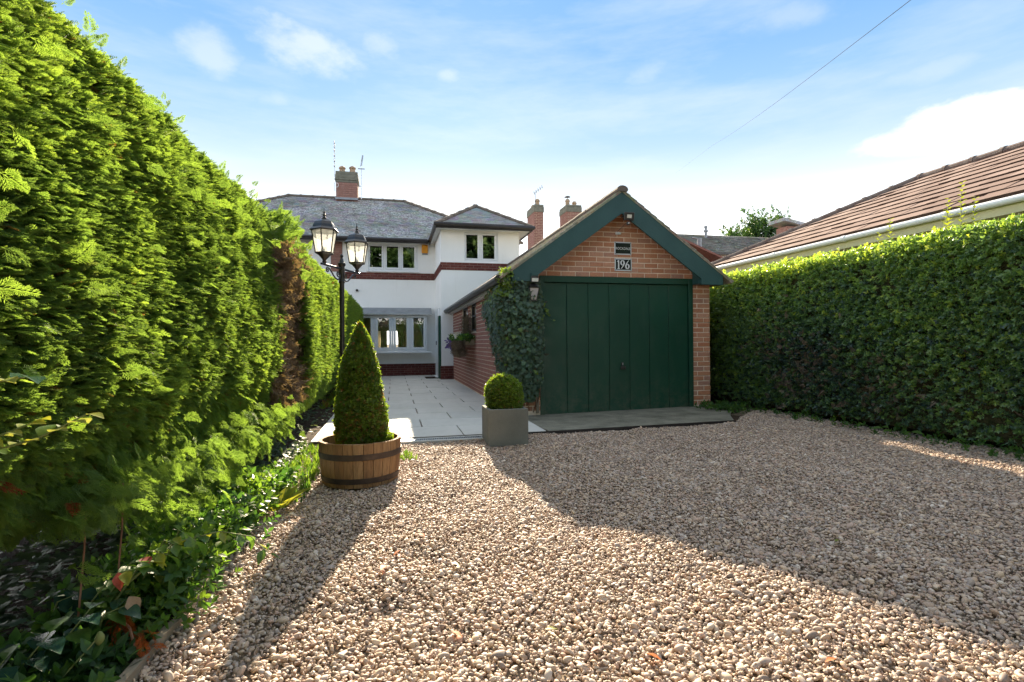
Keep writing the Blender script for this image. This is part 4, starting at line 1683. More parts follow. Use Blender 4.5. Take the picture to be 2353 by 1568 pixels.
    brick_strip(t, WX0 - .02, WX1, 3.155, 3, WYF - .02, 'brick_dark', start=.05, ch=.0743)
    brick_strip(t, WYF - .01, HY - .03, 3.14, 3, WX0 - .02, 'brick_dark', 'x')
    brick_strip(t, -1.88, -1.57, 3.34, 13, HY - .02, 'brick_far')
    brick_strip(t, -1.0, WX0 - .03, -.03, 6, HY - .03, 'brick_dark', ch=.071)
    brick_strip(t, WX0 - .03, WX1, -.03, 6, WYF - .03, 'brick_dark', ch=.0715)

    # main roof
    ov = EY
    xl, xr = HX0 - .45, HX1 + .45
    rl, rr = -3.73, .46
    back_e = 24.35
    rf = MB()
    rf.add([(xl, ov, EZ), (xr, ov, EZ), (xr, back_e, EZ), (xl, back_e, EZ), (rl, RY, RZ), (rr, RY, RZ)],
           [(0, 1, 5, 4), (1, 2, 5), (2, 3, 4, 5), (3, 0, 4)])
    roof = rf.build('roof', MT['slate'], t)
    tl = MB()
    v = Vector((0, RY - ov, RZ - EZ))
    lv = v.length
    run = RY - ov

    def ins(a, b_):
        s = b_ / lv
        return (rl - xl) * s < a < (xr - xl) - (xr - rr) * s
    tiles_on(tl, (xl, ov, EZ), (1, 0, 0), v, ins, xr - xl, lv, .098, .17, .018, seed=3)
    tl.build('roof_tile', MT['slate'], roof, kind='stuff')
    hr = half_round(.10, .07, .42, MT['ridge'])
    hip_run(roof, (rl, RY, RZ), (rr, RY, RZ), hr, .42)
    hip_run(roof, (rr, RY, RZ), (xr, ov, EZ + .01), hr, .42)
    hip_run(roof, (rl, RY, RZ), (xl, ov, EZ + .01), hr, .42)
    # eaves: soffit, gutter
    MB().box(xl + .02, WX0 - .3, ov + .03, HY - .001, EZ - .05, EZ - .02).build('soffit', MT['soffit'], t)
    g = MB().tube([(xl, ov - .03, EZ - .02), (1.08, ov - .03, EZ - .02)], .062, 8)
    g.build('gutter', MT['black_plastic'], t, True)
    MB().box(xl, 1.1, ov + .005, ov + .028, EZ - .11, EZ + .0).build('fascia', MT['black_plastic'], t)

    # wing roof
    ex0, ex1, ey, ez = 1.17, 3.95, 14.60, 4.385
    axx, ayy, azz = 2.50, 15.98, 5.27
    wr = MB()
    wr.add([(ex0, ey, ez), (ex1, ey, ez), (axx, ayy, azz), (axx, 18.6, azz), (ex0, 17.6, ez), (ex1, 17.6, ez)],
           [(0, 1, 2), (0, 2, 3, 4), (1, 5, 3, 2)])
    w = wr.build('wing_roof', MT['slate_new'], t)
    tl = MB()
    v = Vector((0, ayy - ey, azz - ez))
    lv2 = v.length
    tiles_on(tl, (ex0, ey, ez), (1, 0, 0), v, lambda a, b_: (axx - ex0) * b_ / lv2 < a < (ex1 - ex0) - (ex1 - axx) * b_ / lv2, ex1 - ex0, lv2, .105, .19, .018, seed=5)
    tl.build('roof_tile', MT['slate_new'], w, kind='stuff')
    hr2 = half_round(.09, .06, .40, MT['ridge'])
    hip_run(w, (axx, ayy, azz), (ex0, ey, ez), hr2, .4)
    hip_run(w, (axx, ayy, azz), (ex1, ey, ez), hr2, .4)
    hip_run(w, (axx, ayy, azz), (axx, 18.6, azz), hr2, .4)
    gm = MB()
    gm.tube([(ex0, 16.9, ez - .02), (ex0 - .02, ey - .03, ez - .02), (ex1 + .03, ey - .03, ez - .02), (ex1 + .03, 17.2, ez - .02)], .06, 8)
    gm.build('gutter', MT['black_plastic'], t, True)
    fm = MB()
    fm.box(ex0 + .0, ex1, ey + .002, ey + .025, ez - .12, ez - .005)
    fm.box(ex0 + .002, ex0 + .025, ey + .026, 17.25, ez - .12, ez - .005)
    fm.box(ex1 - .025, ex1 - .002, ey + .026, 17.25, ez - .12, ez - .005)
    fm.build('fascia', MT['black_plastic'], t)
    sf = MB()
    sf.box(ex0 + .026, ex1 - .026, ey + .026, WYF - .001, ez - .08, ez - .06)
    sf.box(ex0 + .026, WX0 - .001, WYF, HY - .001, ez - .08, ez - .06)
    sf.box(WX1 + .001, ex1 - .026, WYF, HY - .001, ez - .08, ez - .06)
    sf.build('soffit', MT['soffit'], t)

    # chimney
    cx0, cx1, cy0, cy1 = -2.03, -1.27, 20.3, 20.9
    ck = MB().box(cx0, cx1, cy0, cy1, 6.0, 7.06)
    ch = ck.build('chimney', MT['mortar_dark'], t)
    cb = MB()
    for r_ in range(9):
        z = 6.33 + r_ * .08
        x = cx0 - (.11 if r_ % 2 else 0)
        while x < cx1:
            a, b_ = max(x, cx0), min(x + .213, cx1)
            x += .225
            if b_ - a > .03:
                cb.box(a, b_, cy0 - .012, cy0 + .02, z, z + .068)
    for r_ in range(9):
        z = 6.33 + r_ * .08
        cb.box(cx1 - .02, cx1 + .012, cy0 + .0, cy0 + .29, z, z + .068)
        cb.box(cx1 - .02, cx1 + .012, cy0 + .30, cy1, z, z + .068)
    cb.build('brick', MT['brick_far'], ch, kind='stuff')
    tp = MB()
    for z0, z1, e in ((7.06, 7.14, .02), (7.141, 7.22, .045), (7.221, 7.36, .03), (7.361, 7.47, .015)):
        tp.box(cx0 - e, cx1 + e, cy0 - e, cy1 + e, z0, z1, 0, .012)
    tp.build('corbel', MT['pot_grey'], ch)
    for px, hgt in ((-1.83, .22), (-1.46, .24)):
        p = MB().lathe([(.135, 0), (.125, .06), (.105, .10), (.10, hgt - .05), (.125, hgt - .04), (.125, hgt), (.06, hgt + .05), (0, hgt + .055)], 16, (px, 20.58, 7.468))
        p.build('chimney_pot', MT['pot'], ch, True)
    MB().add([(cx0 - .02, cy0 - .13, 6.39), (cx1 + .02, cy0 - .13, 6.39), (cx1 + .04, cy0 - .02, 6.50), (cx0 - .04, cy0 - .02, 6.50)], [(0, 1, 2, 3)]).build('flashing', MT['lead'], ch)

    # side door of the wing, seen almost edge-on
    d = MB()
    xa, xb = WX0 - .05, WX0 - .002
    d.box(xa, xb, 16.55, 16.63, .02, 2.1, 0, .004)
    d.box(xa, xb, 15.62, 15.70, .02, 2.1, 0, .004)
    d.box(xa, xb, 15.701, 16.549, 2.02, 2.1, 0, .004)
    dr = MB().box(WX0 - .035, WX0 - .003, 15.702, 16.548, .05, 2.018).build('side_door', MT['upvc'], t)
    d.build('door_frame', MT['upvc'], dr)
    MB().box(WX0 - .12, xb, 15.6, 16.66, -.01, .05, 0, .006).build('door_step', MT['upvc'], dr)
    MB().box(WX0 - .06, WX0 - .003, 15.2, 15.56, .03, 1.85, 0, .004).build('shutter', MT['door_green'], t)
    MB().tube([(WX0 - .09, 15.8, 1.0), (WX0 - .09, 15.8, 1.12)], .012, 6).build('handle', MT['black_iron'], dr)
    MB().lathe([(.045, 0), (.045, .06), (.03, .06), (.03, .01), (0, .01)], 12).mesh('vent_pipe', MT['black_plastic'])
    ho = MB().tube([(-1.112, HY + .01, 2.75), (-1.112, HY - .06, 2.75)], .04, 12)
    ho.build('waste_pipe', MT['black_plastic'], t, True)
    return t


HOUSE = house()


def small_house_things():
    # burglar alarm
    t = thing('alarm_box', 'orange alarm box high on the white wall right of the three-light window', 'alarm box', (1.02, HY, 4.1))
    MB().box(.925, 1.125, HY - .07, HY - .002, 3.99, 4.265, 0, .02).build('cover', MT['orange_plastic'], t)
    MB().box(.935, 1.115, HY - .062, HY - .002, 3.945, 3.989, 0, .008).build('base', MT['lead'], t)
    # doormat
    m = MB().box(.93, 1.30, 15.5, 16.25, .0165, .03, 0, .004)
    props(m.build('doormat', MT['mat_brown']), 'dark brown doormat on the paving by the side door of the house', 'doormat')
    # aerials on the chimney
    t = thing('tv_aerial', 'tall thin aerial mast on the left side of the main chimney', 'aerial', (-2.07, 20.27, 6.8))
    a = MB().tube([(-2.075, 20.25, 6.7), (-2.075, 20.25, 8.52)], .014, 6)
    a.build('mast', MT['steel'], t)
    for z in (8.47, 8.33, 8.19, 8.0, 7.8, 7.62):
        MB().tube([(-2.075, 20.05, z), (-2.075, 20.45, z)], .012, 5).build('element', MT['steel'], t)
        MB().box(-2.095, -2.055, 20.23, 20.27, z - .02, z + .02).build('clamp', MT['black_iron'], t)
    r = MB().tube([(-2.0 + .06 * math.sin(q), 20.24, 6.93 + .08 * math.cos(q)) for q in np.linspace(-.6, 3.7, 12)], .01, 5)
    r.build('cable_loop', MT['white_paint'], t)
    t = thing('tv_aerial', 'aerial with short cross rods on the right side of the main chimney', 'aerial', (-1.1, 20.3, 6.6))
    MB().tube([(-1.12, 20.25, 6.45), (-1.12, 20.25, 7.62)], .014, 6).build('mast', MT['steel'], t)
    MB().tube([(-1.24, 20.3, 7.60), (-1.0, 20.2, 7.57)], .016, 6).build('element', MT['black_iron'], t)
    MB().tube([(-1.14, 20.0, 7.60), (-1.09, 20.5, 8.16)], .014, 6).build('boom', MT['steel'], t)
    for k in range(9):
        z = 7.68 + k * .055
        MB().tube([(-1.13 + k * .005, 20.12 + .03 * k, z), (-1.10 + k * .005, 20.20 + .03 * k, z + .02)], .016, 5).build('element', MT['black_iron'], t)
    MB().tube([(-1.12, 20.25, 6.95), (-1.2, 20.28, 6.93), (-1.26, 20.3, 7.0)], .012, 5).build('bracket', MT['black_iron'], t)
    # washing line hook on the wing wall
    t = thing('line_bracket', 'thin wire bracket on the white wing wall beside the garage eaves', 'bracket', (1.55, WYF, 1.9))
    MB().tube([(1.53, WYF - .004, 1.93), (1.53, WYF - .05, 1.93), (1.56, WYF - .06, 1.97), (1.60, WYF - .06, 1.94)], .006, 5).build('hook', MT['lead'], t)
    MB().tube([(1.53, WYF - .05, 1.93), (1.70, 14.99, 1.93)], .004, 5).build('wire', MT['lead'], t)
    MB().tube([(1.53, WYF - .05, 1.925), (1.70, 14.99, 1.82)], .004, 5).build('wire', MT['lead'], t)


small_house_things()


# ---- window box on the garage side wall
def window_box():
    t = thing('window_box', 'planted window box of white and purple flowers on the garage side wall', 'window box', (1.55, 12.0, 1.0))
    MB().box(1.46, 1.672, 10.9, 13.2, 1.0, 1.13, 0, .006).build('trough', MT['board'], t)
    n = 420
    y = rng.uniform(10.8, 13.3, n)
    p = np.stack([rng.uniform(1.40, 1.66, n), y, 1.12 + rng.uniform(-.03, .07, n)], 1)
    d = np.stack([rng.normal(-.4, .5, n), rng.normal(0, .5, n), rng.uniform(.2, 1, n)], 1)
    scatter('foliage', t, P_WEED, p, euler_from(d, rand_unit(n)), rng.uniform(.05, .09, n), rng.uniform(.1, .8, n))
    n = 900
    y = rng.uniform(10.8, 12.4, n)
    p = np.stack([1.42 + rng.normal(0, .04, n), y, rng.uniform(.82, 1.12, n)], 1)
    d = np.stack([rng.normal(-.3, .3, n), rng.normal(0, .4, n), rng.uniform(-1, -.2, n)], 1)
    scatter('trailing_stems', t, P_DEAD, p, euler_from(d, rand_unit(n)), rng.uniform(.06, .12, n), rng.uniform(0, .6, n))
    fm = {}
    for nm, c in (('white', (0.75, 0.75, 0.74)), ('purple', (0.16, 0.11, 0.36))):
        b = MB()
        for k in range(6):
            q = k * math.pi / 3
            leaf_shape(b, (0, 0, 0), (math.cos(q), math.sin(q), .35), (0, 0, 1), 1, .8, .1, .1)
        fm[nm] = b.mesh('flower', leaf_part_mat(nm + '_petal', c, (c[0] * .9, c[1] * .9, c[2] * .9), .6, .3, 1.0))
    for k in range(76):
        white = k < 36
        if white:
            y, z = random.uniform(11.6, 13.8), random.uniform(1.15, 1.27)
            x = random.uniform(1.38, 1.52)
        else:
            y, z = random.uniform(13.0, 14.2), random.uniform(.9, 1.17)
            x = random.uniform(1.38, 1.5)
        place(fm['white' if white else 'purple'], 'flower', (x, y, z), t, (random.uniform(-.9, .3), random.uniform(-1.2, 0), random.uniform(0, 6)), (.062,) * 3)
    # hanging grey foliage in front of the window
    h = thing('hanging_plant', 'greyish hanging plant trailing in front of the black garage window', 'plant', (1.58, 11.4, 1.7))
    MB().tube([(1.6, 11.4, 1.885), (1.6, 11.4, 1.62)], .005, 5).build('cord', MT['twig'], h)
    n = 350
    p = np.stack([1.58 + rng.normal(0, .03, n), 11.4 + rng.normal(0, .22, n), rng.uniform(1.2, 1.65, n)], 1)
    d = np.stack([rng.normal(-.2, .4, n), rng.normal(0, .5, n), rng.uniform(-1, .1, n)], 1)
    scatter('foliage', h, P_DEAD, p, euler_from(d, rand_unit(n)), rng.uniform(.06, .1, n), rng.uniform(0, .5, n))


window_box()


# ================================================================== BACKGROUND
def rear_house():
    t = thing('rear_house', 'far brick house behind the garage with two tall brick chimneys', 'house', (7.2, 24, 0))
    MB().box(5.4, 9.6, 23.2, 31, -.1, 4.4).build('wall', MT['brick_far'], t)
    MB().prism([(5.1, 4.4), (9.9, 4.4), (7.5, 6.0)], 'y', 23.0, 31.2).build('roof', MT['slate'], t)
    for cx0, cx1, cy0, cy1, zt, pots in ((6.31, 6.74, 23.0, 24.25, 7.36, ((6.53, 23.25, .24), (6.5, 23.85, .12))),
                                         (8.06, 8.80, 23.6, 24.6, 7.6, ((8.2, 23.85, .25), (8.6, 24.0, .2)))):
        c = MB().box(cx0 + .008, cx1 - .008, cy0 + .008, cy1 - .008, 2.0, zt - .02).build('chimney', MT['mortar'], t)
        bm = MB()
        r_ = 0
        z = 4.2
        while z < zt - .35:
            off = .11 if r_ % 2 else 0
            x = cx0 - off
            while x < cx1:
                a, b = max(x, cx0), min(x + .213, cx1)
                x += .225
                if b - a > .03:
                    bm.box(a, b, cy0 - .004, cy0 + .02, z, z + .064)
            y = cy0 + .0 - off
            while y < cy1:
                a, b = max(y, cy0 + .022), min(y + .213, cy1)
                y += .225
                if b - a > .03:
                    bm.box(cx0 - .004, cx0 + .02, a, b, z, z + .064)
            z += .075
            r_ += 1
        bm.build('brick', MT['brick_far'], c, kind='stuff')
        k = MB()
        e = .03
        k.box(cx0 - e, cx1 + e, cy0 - e, cy1 + e, zt - .345, zt - .1, 0, .01)
        k.box(cx0 - e * .6, cx1 + e * .6, cy0 - e * .6, cy1 + e * .6, zt - .099, zt, 0, .02)
        k.build('corbel', MT['pot_grey'], c)
        for px, py, h in pots:
            MB().lathe([(.10, 0), (.10, h - .05), (.12, h - .04), (.12, h - .01), (.07, h + .07), (0, h + .08)], 14, (px, py, zt - .002)).build('chimney_pot', MT['pot'], c, True)
    t2 = thing('chimney_cowl', 'dark metal cap standing above the left pot of the right-hand rear chimney', 'cowl', (8.2, 23.85, 7.9))
    MB().tube([(8.2, 23.85, 7.84), (8.2, 23.85, 8.04)], .012, 5).build('rod', MT['black_iron'], t2)
    MB().lathe([(.15, 0), (.10, .035), (0, .045)], 14, (8.2, 23.85, 8.02)).build('cap', MT['black_iron'], t2, True)
    a = thing('tv_aerial', 'small slanting aerial on top of the narrow rear chimney', 'aerial', (6.45, 23.2, 7.4))
    MB().tube([(6.42, 23.2, 7.3), (6.42, 23.2, 7.98)], .009, 5).build('mast', MT['black_iron'], a)
    MB().tube([(6.36, 23.2, 7.92), (6.78, 23.3, 8.26)], .009, 5).build('boom', MT['steel'], a)
    for k in range(5):
        s = k / 4
        MB().tube([(6.38 + .38 * s - .04, 23.15, 7.94 + .31 * s + .04), (6.38 + .38 * s + .04, 23.3, 7.94 + .31 * s - .04)], .012, 5).build('element', MT['black_iron'], a)


rear_house()


def bungalow():
    X0, YC, EZ, P, D = 7.0, 10.65, 2.70, 0.5, 2.75
    RX, RZ_ = X0 + D, EZ + D * P
    t = thing('bungalow', 'bungalow behind the right hedge with a brown tiled hipped roof and white gutter', 'bungalow', (9.5, 5, 0))
    MB().box(X0 + .42, X0 + 5.1, -6, YC - .42, -.1, EZ - .02).build('wall', MT['cream'], t)
    rf = MB()
    y1 = -7.0
    rf.add([(X0, YC, EZ), (X0, y1, EZ), (RX, y1, RZ_), (RX, YC - D, RZ_), (X0 + 2 * D, YC, EZ), (X0 + 2 * D, y1, EZ)],
           [(0, 3, 2, 1), (0, 4, 3), (4, 5, 2, 3)])
    roof = rf.build('roof', MT['ridge_dark'], t)
    # tiles on the slope facing the drive, one by one
    s = math.hypot(1, P)
    g = .305
    nc = int(D * s / g) + 1
    tw = .335
    tm = []
    for k in range(3):
        r = random.Random(k)
        b = MB()
        th = .046
        # local: x up the slope, y along the course, z normal
        x0, x1 = -.02, g + .03
        vs = [(x0, .002, .052), (x0, tw - .002, .052 + r.uniform(-.002, .002)), (x1, tw - .002, .030), (x1, .002, .030), (x0, .002, .052 - th), (x0, tw - .002, .052 - th), (x1, tw - .002, .030 - th), (x1, .002, .030 - th)]
        b.add(vs, [(0, 3, 2, 1), (0, 4, 7, 3), (1, 2, 6, 5)])
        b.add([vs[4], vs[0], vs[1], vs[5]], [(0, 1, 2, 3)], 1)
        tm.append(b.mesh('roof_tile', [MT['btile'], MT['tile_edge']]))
    ang = math.atan(P)
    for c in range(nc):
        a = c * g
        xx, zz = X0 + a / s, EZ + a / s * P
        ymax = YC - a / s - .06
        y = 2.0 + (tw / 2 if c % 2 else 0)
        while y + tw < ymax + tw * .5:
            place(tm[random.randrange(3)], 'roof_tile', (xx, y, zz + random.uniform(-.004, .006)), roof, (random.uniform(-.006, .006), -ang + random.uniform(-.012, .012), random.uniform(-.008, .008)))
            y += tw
    hr = half_round(.105, .085, .45, MT['ridge_dark'])
    hip_run(roof, (RX, YC - D, RZ_ + .02), (X0, YC, EZ + .02), hr, .45, 'hip_tile')
    hip_run(roof, (RX, YC - D, RZ_ + .02), (RX, 1.5, RZ_ + .02), hr, .45, 'ridge_tile')
    gt = MB()
    gt.tube([(X0 - .04, YC + .02, EZ - .045), (X0 - .04, -6, EZ - .045)], .045, 10)
    for y in np.arange(2.2, YC, 1.55):
        gt.tube([(X0 - .04, y, EZ - .045), (X0 - .04, y + .07, EZ - .045)], .051, 10)
    gt.build('gutter', MT['upvc'], t, True)
    MB().box(X0 + .012, X0 + .03, -6, YC, EZ - .19, EZ - .015).build('fascia', MT['cream'], t)
    MB().box(X0 + .031, X0 + .419, -6, YC - .02, EZ - .19, EZ - .175).build('soffit', MT['cream'], t)


bungalow()


def far_house():
    t = thing('far_roof_house', 'low far house with a mossy grey roof between the garage and the bungalow', 'house', (19, 27, 0))
    MB().box(13.6, 25.4, 25.4, 31, -.1, 5.85).build('wall', MT['render'], t)
    rf = MB()
    x0, x1, ya, yb, za, zb = 13, 26, 25.0, 28.0, 5.85, 7.42
    rf.add([(x0, ya, za), (x1, ya, za), (x1, yb, zb), (x0, yb, zb), (x1, yb + 3, za), (x0, yb + 3, za)], [(0, 1, 2, 3), (3, 2, 4, 5)])
    r = rf.build('roof', MT['mossy'], t)
    tl = MB()
    v = Vector((0, yb - ya, zb - za))
    tiles_on(tl, (x0, ya, za), (1, 0, 0), v, lambda a, b: True, x1 - x0 - .1, v.length - .1, .2, .3, .035, seed=9)
    tl.build('roof_tile', MT['mossy'], r, kind='stuff')
    MB().box(x0, x1, ya - .07, ya - .01, za - .12, za + .01).build('gutter', MT['black_plastic'], t)
    p = MB().tube([(18.02, 27.5, 7.0), (18.02, 27.5, 7.78)], .075, 10)
    p.tube([(18.02, 27.5, 7.5), (18.02, 27.5, 7.6)], .13, 10)
    p.tube([(18.02, 27.5, 7.74), (18.02, 27.5, 7.84)], .1, 10)
    p.build('vent_pipe', MT['lead'], t)
    # red brick outhouse in front of it, with a stepped verge and a grey flue
    o = thing('brick_outhouse', 'small red brick outhouse with a dark red tiled roof beyond the garage roof', 'outhouse', (13, 21, 0))
    MB().prism([(10.8, -.1), (14.05, -.1), (14.05, 4.75), (10.8, 5.8)], 'y', 21.25, 23.0).build('wall', MT['brick_far'], o)
    rr = MB()
    rr.prism([(10.8, 6.0), (14.1, 4.72), (14.1, 4.64), (10.8, 5.9)], 'y', 20.2, 21.2)
    q = rr.build('roof', MT['red_tile'], o)
    for k in range(12):
        f = k / 11
        MB().box(11.4 + f * 2.55, 11.57 + f * 2.55, 21.22, 21.5, 5.70 - f * .85, 5.98 - f * .85, 0, .01).build('coping_brick', MT['brick_far'], o)
    f = MB().tube([(13.5, 21.1, 4.9), (13.5, 21.1, 5.7)], .10, 10)
    f.tube([(13.42, 21.1, 5.68), (13.15, 21.1, 5.72)], .035, 6)
    f.build('flue', MT['lead'], o)
    w = thing('gabled_house', 'corner of a pinkish brick house with a slate roof peeping over the bungalow ridge', 'house', (28, 30, 0))
    MB().box(25.75, 33, 30, 31, -.1, 8.72).build('wall', MT['brick_far'], w)
    MB().prism([(25.3, 9.0), (33.4, 7.6), (33.4, 7.8), (25.3, 9.22)], 'y', 29.7, 31.2).build('roof', MT['slate'], w)


MT['red_tile'] = simple('dark_red_tile', (0.20, 0.09, 0.075), (0.27, 0.125, 0.10), 0.85, 9, 0.2, 0.5, 30, pos=True)
MT['mossy'] = slate_mat('mossy_brown_tile', (0.13, 0.125, 0.10), (0.19, 0.18, 0.145), (0.36, 0.34, 0.27), 0.7)
far_house()


def tree(name, label, x, y, z0, h, rad, tint, n=2600, leaf=.35, base=.3, group=None, trunk_r=.18):
    t = thing(name, label, 'tree', (x, y, z0), group)
    tr = MB()
    tr.tube([(x, y, z0), (x + .05, y, z0 + h * .35), (x, y + .05, z0 + h * .75)], [trunk_r, trunk_r * .7, trunk_r * .25], 9)
    limbs = []
    for k in range(14):
        s = .25 + .6 * k / 14
        a = k * 2.4
        l = rad * (1.05 - s * .6)
        p0 = Vector((x, y, z0 + h * s))
        p1 = p0 + Vector((math.cos(a) * l, math.sin(a) * l, h * .18))
        tr.tube([p0, (p0 + p1) / 2 + Vector((0, 0, .1)), p1], [trunk_r * .3, trunk_r * .2, .02], 6)
        limbs.append((p0, p1))
    tr.build('trunk', MT['bark'], t, True)
    P, DI = [], []
    cen = []
    for p0, p1 in limbs:
        for q in (.5, .8, 1.0, 1.12):
            cen.append(np.array(p0 + (p1 - p0) * q))
    for q in np.linspace(.55, 1, 8):
        cen.append(np.array((x, y, z0 + h * q)))
    cen = np.array(cen)
    idx = rng.integers(0, len(cen), n)
    off = rng.normal(size=(n, 3)) * np.array([rad * .16, rad * .16, h * .05])
    pts = cen[idx] + off
    d = pts - np.array([x, y, z0 + h * .45])
    d = d / np.linalg.norm(d, axis=1, keepdims=True) + rng.normal(0, .5, (n, 3)) + [0, 0, .2]
    tn = tint + .35 * fan_noise(pts, 8, 1.5) + rng.normal(0, .12, n)
    scatter('crown', t, P_TREE, pts, euler_from(d, rand_unit(n)), rng.uniform(.7, 1.3, n) * leaf, tn)
    return t


tree('broadleaf_tree', 'feathery green tree rising behind the far mossy roof', 29.0, 37, 0, 10.5, 2.4, .4, 3000, .34)
tree('bushy_tree', 'lower bushy pale green tree left of the feathery tree', 26.3, 36, 0, 9.1, 1.7, .6, 1700, .34)
for x_, y_, h_, r_, lb_ in ((8.0, -12, 12.5, 4.6, 'tree across the road reflected in the two panes of the wing window'), (1.5, -15, 11.5, 3.6, 'tree across the road reflected in the right light of the three-light window'), (-5.6, -13, 11.5, 3.6, 'tree across the road reflected in the left light of the three-light window')):
    tree('street_tree', lb_, x_, y_, 0, h_, r_, .5, 2600, .75, group='trees reflected in the windows', trunk_r=.3)


# ================================================================== HEDGES
def cypress_hedge(name, label, y0, y1, ztop, xface, n, size, seed, hem=.45, ynear=None, tint0=.62, rag=1.0, depth=1.6, xtop=-0.13):
    """clipped conifer hedge running along Y; its right face looks to +X"""
    t = thing(name, label, 'hedge', (xface - .6, (y0 + y1) / 2, 0))
    prof = np.array([(xface - .30, hem - .12), (xface - .08, hem + .02), (xface + .02, hem + .35), (xface + .02, ztop * .55), (xface - .04, ztop * .8), (xface + xtop, ztop - .12), (xface + xtop - .16, ztop - .02), (xface - .6, ztop), (xface - depth, ztop - .03)])
    seg = np.diff(prof, axis=0)
    ln = np.linalg.norm(seg, axis=1)
    cum = np.concatenate([[0], np.cumsum(ln)])
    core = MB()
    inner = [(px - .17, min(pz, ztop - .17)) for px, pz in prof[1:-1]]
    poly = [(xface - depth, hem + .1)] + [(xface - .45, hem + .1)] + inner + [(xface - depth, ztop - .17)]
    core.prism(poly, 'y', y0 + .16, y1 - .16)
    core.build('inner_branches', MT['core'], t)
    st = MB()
    for k in range(int((y1 - max(y0, -.5)) / .55)):
        yy = max(y0, -.5) + .35 + k * .55 + random.uniform(-.1, .1)
        xx = xface - .7 + random.uniform(-.12, .1)
        st.tube([(xx, yy, -.05), (xx + random.uniform(-.06, .06), yy + random.uniform(-.08, .08), .3), (xx + random.uniform(-.1, .1), yy + random.uniform(-.12, .12), .8)], [.035, .03, .025], 7)
    st.build('trunk', MT['bark'], t, True, kind='stuff')
    # front face and top
    wgt = np.array([.7, 1, 1, 1, 1, 1, 1, .8])
    pr = ln * wgt
    si = rng.choice(len(seg), n, p=pr / pr.sum())
    f = rng.uniform(size=n)
    px = prof[si, 0] + seg[si, 0] * f
    pz = prof[si, 1] + seg[si, 1] * f
    nx, nz = seg[si, 1] / ln[si], -seg[si, 0] / ln[si]
    y = rng.uniform(y0, y1, n)
    if ynear is not None:
        m = rng.uniform(size=n) < .88
        y[m] = rng.uniform(ynear, y1, m.sum())
    p = np.stack([px, y, pz], 1)
    bump = .024 * fan_noise(p, seed, 3.0) + .016 * fan_noise(p, seed + 1, 8.0)
    dep = rng.beta(1.2, 3.6, n) * .15
    off = bump * rag - dep + .01
    p[:, 0] += nx * off
    p[:, 2] += nz * off
    d = np.stack([nx * .8, rng.normal(.2, .42, n), nz * .6 + .16 + .25 * np.clip((pz - 1.5) / .8, 0, 1)], 1) + rng.normal(0, .24, (n, 3))
    low = np.clip((hem + .35 - pz) / .4, 0, 1)
    d[:, 2] -= low * 1.0
    zh = np.stack([rng.normal(-.15, .35, n), rng.normal(-.25, .4, n), .9 + rng.normal(0, .3, n)], 1)
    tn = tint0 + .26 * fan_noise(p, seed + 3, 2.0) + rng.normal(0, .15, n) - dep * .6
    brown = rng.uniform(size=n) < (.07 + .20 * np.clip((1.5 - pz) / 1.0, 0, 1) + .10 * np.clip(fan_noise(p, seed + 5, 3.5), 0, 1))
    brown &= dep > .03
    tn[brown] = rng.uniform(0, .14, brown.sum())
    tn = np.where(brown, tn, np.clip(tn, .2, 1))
    # far and near end faces
    ne = int(n * .12)
    ze = rng.uniform(hem, ztop, ne)
    xe = xface - rng.uniform(0, .9, ne) - np.where(ze > ztop - .25, .12, 0)
    ye = np.where(rng.uniform(size=ne) < .7, y1, y0)
    sg = np.where(ye == y1, 1, -1)
    pe = np.stack([xe, ye - sg * rng.uniform(-.02, .2, ne), ze], 1)
    de = np.stack([rng.normal(.3, .4, ne), sg * .8 + rng.normal(0, .3, ne), rng.normal(.4, .3, ne)], 1)
    p = np.concatenate([p, pe])
    d = np.concatenate([d, de])
    zh = np.concatenate([zh, rand_unit(ne)])
    tn = np.concatenate([tn, rng.uniform(.3, .8, ne)])
    sz = np.concatenate([rng.uniform(.75, 1.35, n), rng.uniform(.75, 1.35, ne)]) * size
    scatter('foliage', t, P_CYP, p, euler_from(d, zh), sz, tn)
    return t


H1 = cypress_hedge('conifer_hedge', 'tall bright green conifer hedge filling the left side nearest the camera', -1.0, 5.25, 2.335, -1.05, 96000, .056, 21, .5, 1.1)
H2 = cypress_hedge('conifer_hedge', 'second conifer hedge beyond the brown gap, behind the lamp post', 6.0, 8.9, 2.24, -0.93, 30000, .06, 31, .34, None, .66)
H3 = cypress_hedge('conifer_hedge', 'farthest neatly clipped hedge running up to the white house', 9.0, 16.7, 2.2, -0.89, 26000, .065, 41, .1, None, .7, .5, 1.2, -.05)


